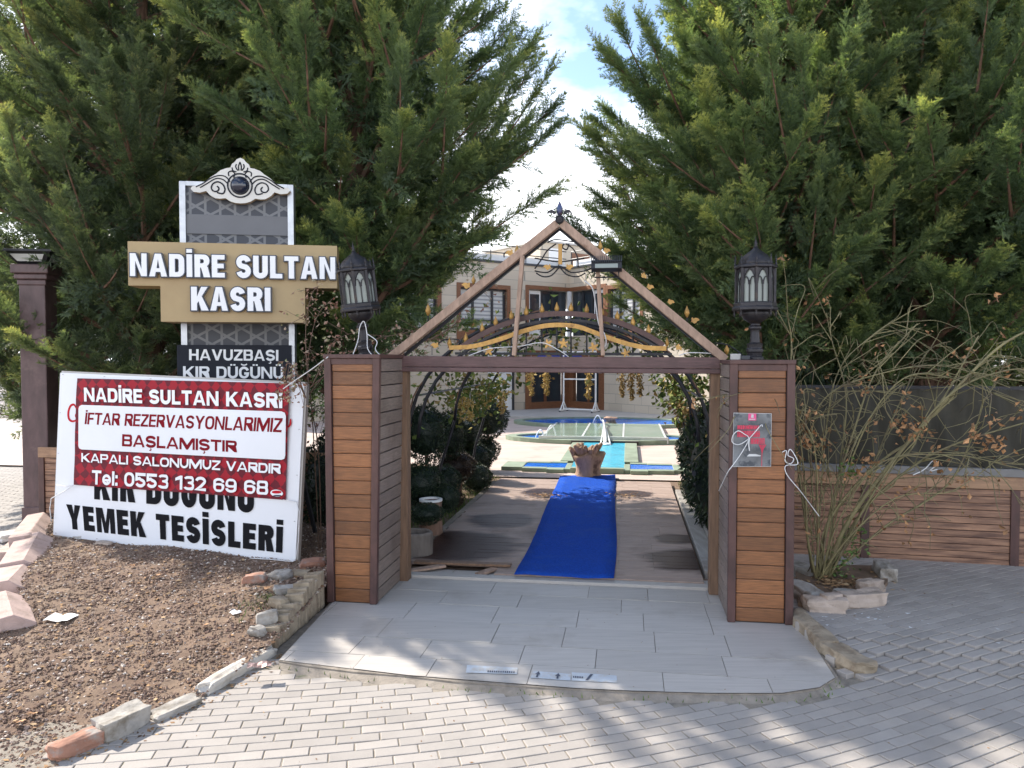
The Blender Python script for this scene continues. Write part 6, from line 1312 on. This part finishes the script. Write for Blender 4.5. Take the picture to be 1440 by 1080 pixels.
for nm, (uc, vc, a, b) in (('near_pool_water', (-.1, 5.0, 2.15, .95)), ('far_pool_water', (-.15, 9.3, 2.55, 1.5))):
    o_ = lens(uc, vc, a, b); i_ = lens(uc, vc, a-.24, b-.2); n = len(o_)
    mb = MB(); vs = [q_(u, v, 0) for u, v in o_]+[q_(u, v, .09) for u, v in o_]+[q_(u, v, .09) for u, v in i_]+[q_(u, v, .02) for u, v in i_]
    mb.add(vs, [(j*n+k, j*n+(k+1) % n, (j+1)*n+(k+1) % n, (j+1)*n+k) for j in range(3) for k in range(n)]); struct('pool_kerb', mb, M_green)
    flat(nm, i_, .05, M_water)
M_gpanel = mat('greenish glass panel', (.30, .40, .31), .12, .3, .9, stretch=(1, 5, 1), rot=YAW, spec=.6, dirt=(.45, .50, .44), dirtscale=.8, dirtlo=.5, dirthi=.8); M_alu = mat('pale aluminium', (.62, .64, .62), .4, .1, 5, metal=.3)
gd = thing('glass_pool_cover', 'greenish glass floor panels in pale frames bridging the two pools', 'pool cover', q_(0, 6.6)); us = (-1.38, -.5, .38, 1.28)
for i in range(3):
    for j in range(5): mb = MB(); qbox(mb, us[i]+.025, us[i+1]-.025, 4.42+j*.745, 4.42+j*.745+.72, .10, .118); mb.build('glass_panel', M_gpanel, gd)
for u in us: mb = MB(); qbox(mb, u-.022, u+.022, 4.38, 8.15, .02, .124); mb.build('frame_bar', M_alu, gd)
mb = MB(); qbox(mb, -1.42, 1.32, 4.31, 4.375, .02, .15); mb.build('front_beam', M_alu, gd)
mb = MB(); qbox(mb, -.7, .7, 4.02, 4.10, .02, .09); mb.build('edge_step', M_dark, gd)
M_jet = mat('falling water', (.86, .90, .92), .1, .05, 10); ft = thing('fountain', 'little rock fountain with a spout of falling water over the pools', 'fountain', q_(.0, 8.45))
mb = MB(); c = q_(.02, 8.7, .05); mb.tube([c, c+Vector((0, 0, .06)), c+Vector((0, 0, .12))], [.18, .12, .12], 8); mb.build('spout_rock', M_rubble, ft, jit=.02)
mb = MB(); c2 = c+Vector((0, 0, .15)); mb.lathe([(.05, -.03), (.18, -.015), (.2, .02), (.12, .045), (.02, .05)], 10, c2); mb.build('spout_stone', M_root, ft, jit=.015)
A = P(846, 593, 20.4); B = P(850, 600, 18.4); C_ = P(851, 634, 15.6); C_.z = .06; mb = MB(); mb.tube(catmull([A, A.lerp(B, .5)+Vector((0, 0, .1)), B, B.lerp(C_, .6)+Vector((0, 0, .12)), C_], 6), [.014+.0012*i for i in range(25)], 8); mb.build('water_jet', M_jet, ft, smooth=True)
for k in range(4):
    d = Vector((.03*math.sin(k*2.1), .02*math.cos(k*1.7), 0)); mb = MB(); mb.tube(catmull([B+d, B.lerp(C_, .6)+d*2+Vector((0, 0, .10)), C_+d*4], 5), [.008+.001*i for i in range(11)], 5); mb.build('water_strand', M_jet, ft, smooth=True)
mb = MB(); mb.lathe([(.13, .0), (.12, .018), (.07, .03), (.01, .022)], 14, C_); mb.build('splash', M_jet, ft, smooth=True, jit=.012)
for k, (a, b, h) in enumerate((((752, 619, 17.0), (767, 619, 16.9), .22), ((766, 619, 16.9), (783, 617, 16.9), .30), ((833, 597, 20.6), (846, 592, 20.4), .18))):
    p, q = P(*a), P(*b); mb = MB(); mb.tube(catmull([p, p.lerp(q, .3)+Vector((0, 0, h*.8)), p.lerp(q, .65)+Vector((0, 0, h)), q], 5), .014, 5); mb.build('water_arc', M_jet, ft, smooth=True)
# ================================================================ building
KC = Vector((2.04, 27.5, 0)); dA = Vector((-.8147, -.5799, 0)); dB = Vector((.5799, -.8147, 0))
MA = Matrix(((-dA.x, dB.x*-1, 0, KC.x), (-dA.y, dB.y*-1, 0, KC.y), (0, 0, 1, 0), (0, 0, 0, 1)))   # facade A: x = -k along the wall, y into the wall
MBm = Matrix(((dB.x, -dA.x, 0, KC.x), (dB.y, -dA.y, 0, KC.y), (0, 0, 1, 0), (0, 0, 0, 1)))       # facade B: x = k along the wall, y into the wall
def stone_mat():
    m = mat('cream stone blocks', (.56, .50, .42), .8, .1, 2, bump=.15, bscale=30); n = m.node_tree.nodes; l = m.node_tree.links.new; b = n['Principled BSDF']
    t = n.new('ShaderNodeTexCoord'); br = n.new('ShaderNodeTexBrick'); mp = n.new('ShaderNodeMapping'); mp.inputs['Rotation'].default_value = (R(90), 0, 0); sx = n.new('ShaderNodeSeparateXYZ'); cb = n.new('ShaderNodeCombineXYZ'); ad = n.new('ShaderNodeMath'); ad.operation = 'SUBTRACT'
    l(t.outputs['Object'], sx.inputs[0]); l(sx.outputs[0], ad.inputs[0]); l(sx.outputs[1], ad.inputs[1]); l(ad.outputs[0], cb.inputs[0]); l(sx.outputs[2], cb.inputs[1]); l(cb.outputs[0], br.inputs['Vector'])
    br.inputs['Scale'].default_value = 1; br.inputs['Brick Width'].default_value = .85; br.inputs['Row Height'].default_value = .32; br.inputs['Mortar Size'].default_value = .008
    br.inputs['Color1'].default_value = (.61, .53, .42, 1); br.inputs['Color2'].default_value = (.51, .44, .345, 1); br.inputs['Mortar'].default_value = (.33, .30, .25, 1); l(br.outputs[0], b.inputs['Base Color']); return m
M_block = stone_mat()
bd = thing('restaurant_building', 'cream stone two storey building with an inner corner, brown framed openings and a railed roof', 'building', KC)
ZT = 5.0
def wall_with(T, holes, x0, x1, z0, z1, th, nm):      # wall panel along x with rectangular openings, front face at y = 0
    xs = sorted({x0, x1, *[h[0] for h in holes], *[h[1] for h in holes]}); zs = sorted({z0, z1, *[h[2] for h in holes], *[h[3] for h in holes]}); mb = MB()
    for i in range(len(xs)-1):
        run = None
        for j in range(len(zs)-1):
            cx_, cz = (xs[i]+xs[i+1])/2, (zs[j]+zs[j+1])/2; hole = any(h[0] < cx_ < h[1] and h[2] < cz < h[3] for h in holes)
            if not hole:
                if run is None: run = zs[j]
                if j == len(zs)-2: mb.box((xs[i], 0, run), (xs[i+1], th, zs[j+1]), T=T)
            else:
                if run is not None: mb.box((xs[i], 0, run), (xs[i+1], th, zs[j]), T=T)
                run = None
    return mb.build(nm, M_block, bd)
wA = wall_with(MA, [(-4.55, -2.72, 2.75, 4.20), (-1.80, -.0, 2.62, 4.20), (-1.95, -.0, .06, 2.1), (-6.9, -5.4, 2.75, 4.2)], -12, 0, -.1, ZT, .3, 'wall')
wB = wall_with(MBm, [(0.0, 1.82, 2.62, 4.20), (.0, 1.86, .06, 2.1), (2.05, 3.55, 2.75, 4.20)], 0, 13, -.1, ZT, .3, 'wall')
def bbox(T, a, b, nm, m, par, bevel=0): mb = MB(); mb.box(a, b, T=T); return mb.build(nm, m, par, bevel=bevel)
def frame(T, x0, x1, z0, z1, w, par, nm='frame', m=None, d0=-.03, d1=.12, bottom=True):
    mb = MB(); mb.box((x0, d0, z0), (x0+w, d1, z1), T=T); mb.box((x1-w, d0, z0), (x1, d1, z1), T=T); mb.box((x0+w, d0, z1-w), (x1-w, d1, z1), T=T)
    if bottom: mb.box((x0+w, d0, z0), (x1-w, d1, z0+w), T=T)
    return mb.build(nm, m or M_terracotta, par, bevel=.006)
def window(T, x0, x1, z0, z1):
    f = frame(T, x0-.14, x1+.14, z0-.42, z1+.12, .14, bd, 'window', bottom=False); bbox(T, (x0, -.02, z0-.40), (x1, .10, z0-.002), 'panel', M_terracotta, f)
    frame(T, x0+.002, x1-.002, z0+.002, z1-.02, .06, f, 'sash', M_frame, .10, .16); w = (x1-x0); mb = MB()
    for k in (.30, .72): mb.box((x0+w*k-.035, .102, z0+.064), (x0+w*k+.035, .158, z1-.084), T=T)
    mb.box((x0+.064, .10, z0+.30), (x1-.064, .156, z0+.35), T=T); mb.build('mullion', M_frame, f)
    bbox(T, (x0+.06, .165, z0+.06), (x1-.06, .175, z1-.08), 'pane', M_blind, f); mb = MB(); n = 9
    for k in range(n): z = z0+.10+(z1-z0-.25)*k/n; mb.box((x0+.06, .158, z), (x1-.06, .1635, z+.05), T=T)
    mb.build('blind_slats', mat('grey blind stripe', (.33, .34, .35), .6, .05, 3), f)
window(MA, -4.55, -2.72, 2.75, 4.15); window(MA, -6.9, -5.4, 2.75, 4.15); window(MBm, 2.05, 3.55, 2.75, 4.15)
# corner glazing, upstairs and down
for T, x0, x1 in ((MA, -1.80, 0), (MBm, 0, 1.82)):
    s = -1 if x0 < 0 else 1; fa = MB(); e0, e1 = (x0-.14, x0) if s < 0 else (x1, x1+.14); fa.box((e0, -.03, 2.60), (e1, .12, 4.20), T=T); a_, b_ = (x0-.14, -.0) if s < 0 else (.0, x1+.14); fa.box((min(a_, b_), -.03, 4.202), (max(a_, b_)-(.03 if s < 0 else 0), .12, 4.34), T=T); f = fa.build('balcony_window', M_terracotta, bd, bevel=.006)
    bbox(T, (x0+.02, .16, 2.62), (x1-.02, .18, 4.19), 'pane', M_glass, f); m_ = MB()
    for t in (.35, .62): x = x0+(x1-x0)*t; m_.box((x-.04, .1, 2.62), (x+.04, .158, 4.19), T=T)
    m_.build('mullion', M_frame, f); x = x0+(x1-x0)*(.18 if s < 0 else .82); bbox(T, (x-.26, .10, 2.64), (x+.26, .156, 4.17), 'pale_leaf', M_white, f); bbox(T, (x-.20, .09, 3.0), (x+.20, .099, 4.05), 'pale_leaf_glass', M_glass, f)
    d0_, d1_ = (-1.95, -.02) if s < 0 else (.02, 1.86); fd = frame(T, d0_, d1_, .06, 2.1, .24, bd, 'door', M_terracotta, -.04, .12); bbox(T, (d0_+.24, .14, .30), (d1_-.24, .16, 1.86), 'door_glass', M_glass, fd); bbox(T, ((d0_+d1_)/2-.05, .10, .302), ((d0_+d1_)/2+.05, .138, 1.858), 'door_stile', M_terracotta, fd)
mb = MB(); mb.box((-.10, -.12, 2.6), (.02, -.002, 4.20), T=MA); mb.build('corner_post', M_white, bd, bevel=.01)
# roof edge, railing and penthouse
for T, x0, x1 in ((MA, -12, -.06), (MBm, .0, 13)):
    bbox(T, (x0, -.06, ZT+.002), (x1, .34, ZT+.07), 'roof_edge', M_frame, bd)
    x = x0
    while x < x1: mb = MB(); mb.tube([T @ Vector((x, .1, ZT+.07)), T @ Vector((x, .1, ZT+.62))], .018, 6); mb.build('rail_post', M_iron, bd); x += 1.45
    for z in (.36, .62): mb = MB(); mb.tube([T @ Vector((x0, .1, ZT+z)), T @ Vector((x1, .1, ZT+z))], .018, 6); mb.build('handrail', M_iron, bd)
    bbox(T, (x0, .18, ZT+.075), (x1, .28, ZT+.30), 'parapet', M_white, bd)
mb = MB(); r = [MA @ Vector(p) for p in ((-12, .3, ZT), (0.3, .3, ZT))]; c3 = [KC+dA*12, KC, KC+dB*13]; bk = (-(dA+dB)).normalized()*0
back = [Vector((14, 33, 0)), Vector((2, 45, 0)), Vector((-12, 32, 0))]
poly = [(p.x, p.y) for p in [MA @ Vector((-12, .305, 0)), Vector((-14, 36, 0)), Vector((3, 44, 0)), Vector((18, 34, 0)), MBm @ Vector((13, .305, 0)), MA @ Vector((.31, .305, 0))]]
mb.prism(poly, Matrix.Translation((0, 0, ZT-.35)), .33); mb.build('roof_slab', M_grey, bd)
pw = P(764, 342, 31.5); ph1 = bbox(MA, (0.7, 2.6, ZT), (3.9, 6.5, ZT+1.35), 'penthouse', M_block, bd); bbox(MA, (.6, 2.5, ZT+1.355), (4.0, 6.6, ZT+1.43), 'penthouse_roof', M_grey, bd)
bbox(MA, (2.3, 2.57, ZT+.5), (3.2, 2.598, ZT+1.05), 'penthouse_window', M_terracotta, bd); bbox(MA, (1.1, 2.56, ZT+.15), (1.8, 2.598, ZT+1.15), 'roof_door', M_white, bd)
# inside darkness behind openings is the closed volume of the building
mb = MB(); mb.prism([(p[0], p[1]) for p in poly], Matrix.Translation((0, 0, 2.25)), .2); mb.build('floor_slab', M_grey, bd)
# terrace, garment rack, white doors, blue pelmet
tp = [q_(-6.3, 10.95), q_(2.74, 10.95), MBm @ Vector((0, 0, 0))]
mb = MB(); mb.prism([(p.x, p.y) for p in tp], Matrix.Translation((0, 0, -.05)), .12); struct('terrace_pavement', mb, M_grey)
rk = thing('garment_rack', 'white metal garment rack on castors before the brown corner doors', 'garment rack', P(815, 578, 25.2)); pa, pb2 = P(792.5, 578, 25.4), P(837.5, 580, 24.9); pa.z = pb2.z = .12; up = Vector((0, 0, 1)); fw = (pb2-pa).cross(up).normalized()
for p in (pa, pb2):
    mb = MB(); mb.bar(p, p+up*1.95, .05, .05); mb.build('upright', M_white, rk); mb = MB(); mb.bar(p-fw*.35, p+fw*.35, .05, .05); mb.build('foot', M_white, rk)
    for s in (-1, 1):
        mb = MB(); mb.bar(p+fw*.28*s, p+up*.30, .03, .03, up=fw.cross(up)); mb.build('brace', M_white, rk); mb = MB(); e = (pb2-pa).normalized(); w = p+fw*.33*s-up*.03; mb.tube([w-e*.02, w+e*.02], .04, 10); mb.build('castor', M_frame, rk)
for z in (.03, 1.02, 1.92): mb = MB(); mb.bar(pa+up*z, pb2+up*z, .045, .045); mb.build('crossbar', M_white, rk)
wd = thing('white_door', 'white panelled door leaf in the stone wall beside the brown doors', 'door', MA @ Vector((-3.0, -.05, .07))); bbox(MA, (-3.5, -.06, .08), (-2.55, -.015, 2.05), 'leaf', M_white, wd, .006)
for z in (.2, .75, 1.3): bbox(MA, (-3.38, -.075, z), (-2.67, -.062, z+.45), 'panel', M_white, wd, .01)
bbox(MA, (-2.54, -.08, .075), (-2.46, -.01, 2.12), 'jamb', M_frame, wd)
eb = bbox(MBm, (1.66, -.10, 1.32), (1.80, -.045, 1.55), 'meter_box', M_white, None, .006); tag(eb, 'small white meter box on the frame of the brown corner door', 'meter box')
bl = bbox(MA, (-1.9, -.75, 1.74), (1.2, -.60, 1.92), 'blue_awning', mat('blue canvas', (.02, .07, .42), .7, .1, 6), None, .01); tag(bl, 'blue canvas awning edge over the brown corner doors', 'awning')
# ================================================================ far things along the road
def far_tree(px, Y, h, r, lab, m, seed, bare=False):
    base = Vector(((px-720)/FPX*Y, Y, -.05)); t = thing('roadside_tree', lab, 'tree', base, 0, 'trees far along the road'); g = random.Random(seed); tr = MB(); tr.tube([base, base+Vector((.1, 0, h*.5)), base+Vector((0, 0, h*.85))], [.18, .13, .05], 7); br = MB(); lf = MB()
    for k in range(22):
        a = g.uniform(0, 6.3); z = g.uniform(.3, .8)*h; p = base+Vector((0, 0, z)); e = p+Vector((math.cos(a)*r*g.uniform(.5, 1), math.sin(a)*r, g.uniform(.3, 1.2)*r*.6)); tr.tube([p, p.lerp(e, .5)+Vector((0, 0, .1)), e], [.05, .035, .012], 5)
        for q in range(70 if not bare else 12): c = p.lerp(e, g.uniform(.35, 1.05))+Vector((g.gauss(0, r*.16), g.gauss(0, r*.16), g.gauss(0, r*.13))); leaf_cluster(lf, c, 1, .05, .12, .26)
    tr.build('trunk', M_bark, t, smooth=True); lf.build('crown', m, t)
M_yel = island_mat('pale yellow green leaves', [(0, (.12, .13, .05)), (.5, (.22, .21, .08)), (1, (.32, .27, .12))]); M_dull = island_mat('dull far leaves', [(0, (.06, .075, .04)), (1, (.14, .15, .08))])
far_tree(14, 36, 5.5, 2.3, 'pale yellowish tree standing over the road beside the brown column', M_yel, 1)
far_tree(-30, 42, 7, 3, 'dull green tree farther along the road than the yellowish tree', M_dull, 2)
far_tree(22, 60, 6, 2.4, 'thin bare trunked tree at the end of the road', M_dull, 3, True)
far_tree(4, 70, 7, 3, 'greyish tree closing the view at the end of the road', M_dull, 4)
far_tree(-60, 55, 7, 3, 'dull tree at the far outer side of the road', M_dull, 5)
for i, (X, Y, lab) in enumerate(((7.5, 15.5, 'leafy tree in the garden behind the plank fence, beside the second row of cypresses'), (11, 18, 'leafy tree deep in the garden past the end of the plank fence'), (5.2, 17, 'leafy tree between the cypresses and the stone building'))):
    far_tree(720+X/Y*FPX, Y, 5.5, 2.2, lab, M_dull, 10+i)
print("faces", sum(len(o.data.polygons) for o in S.objects if o.type == "MESH"))
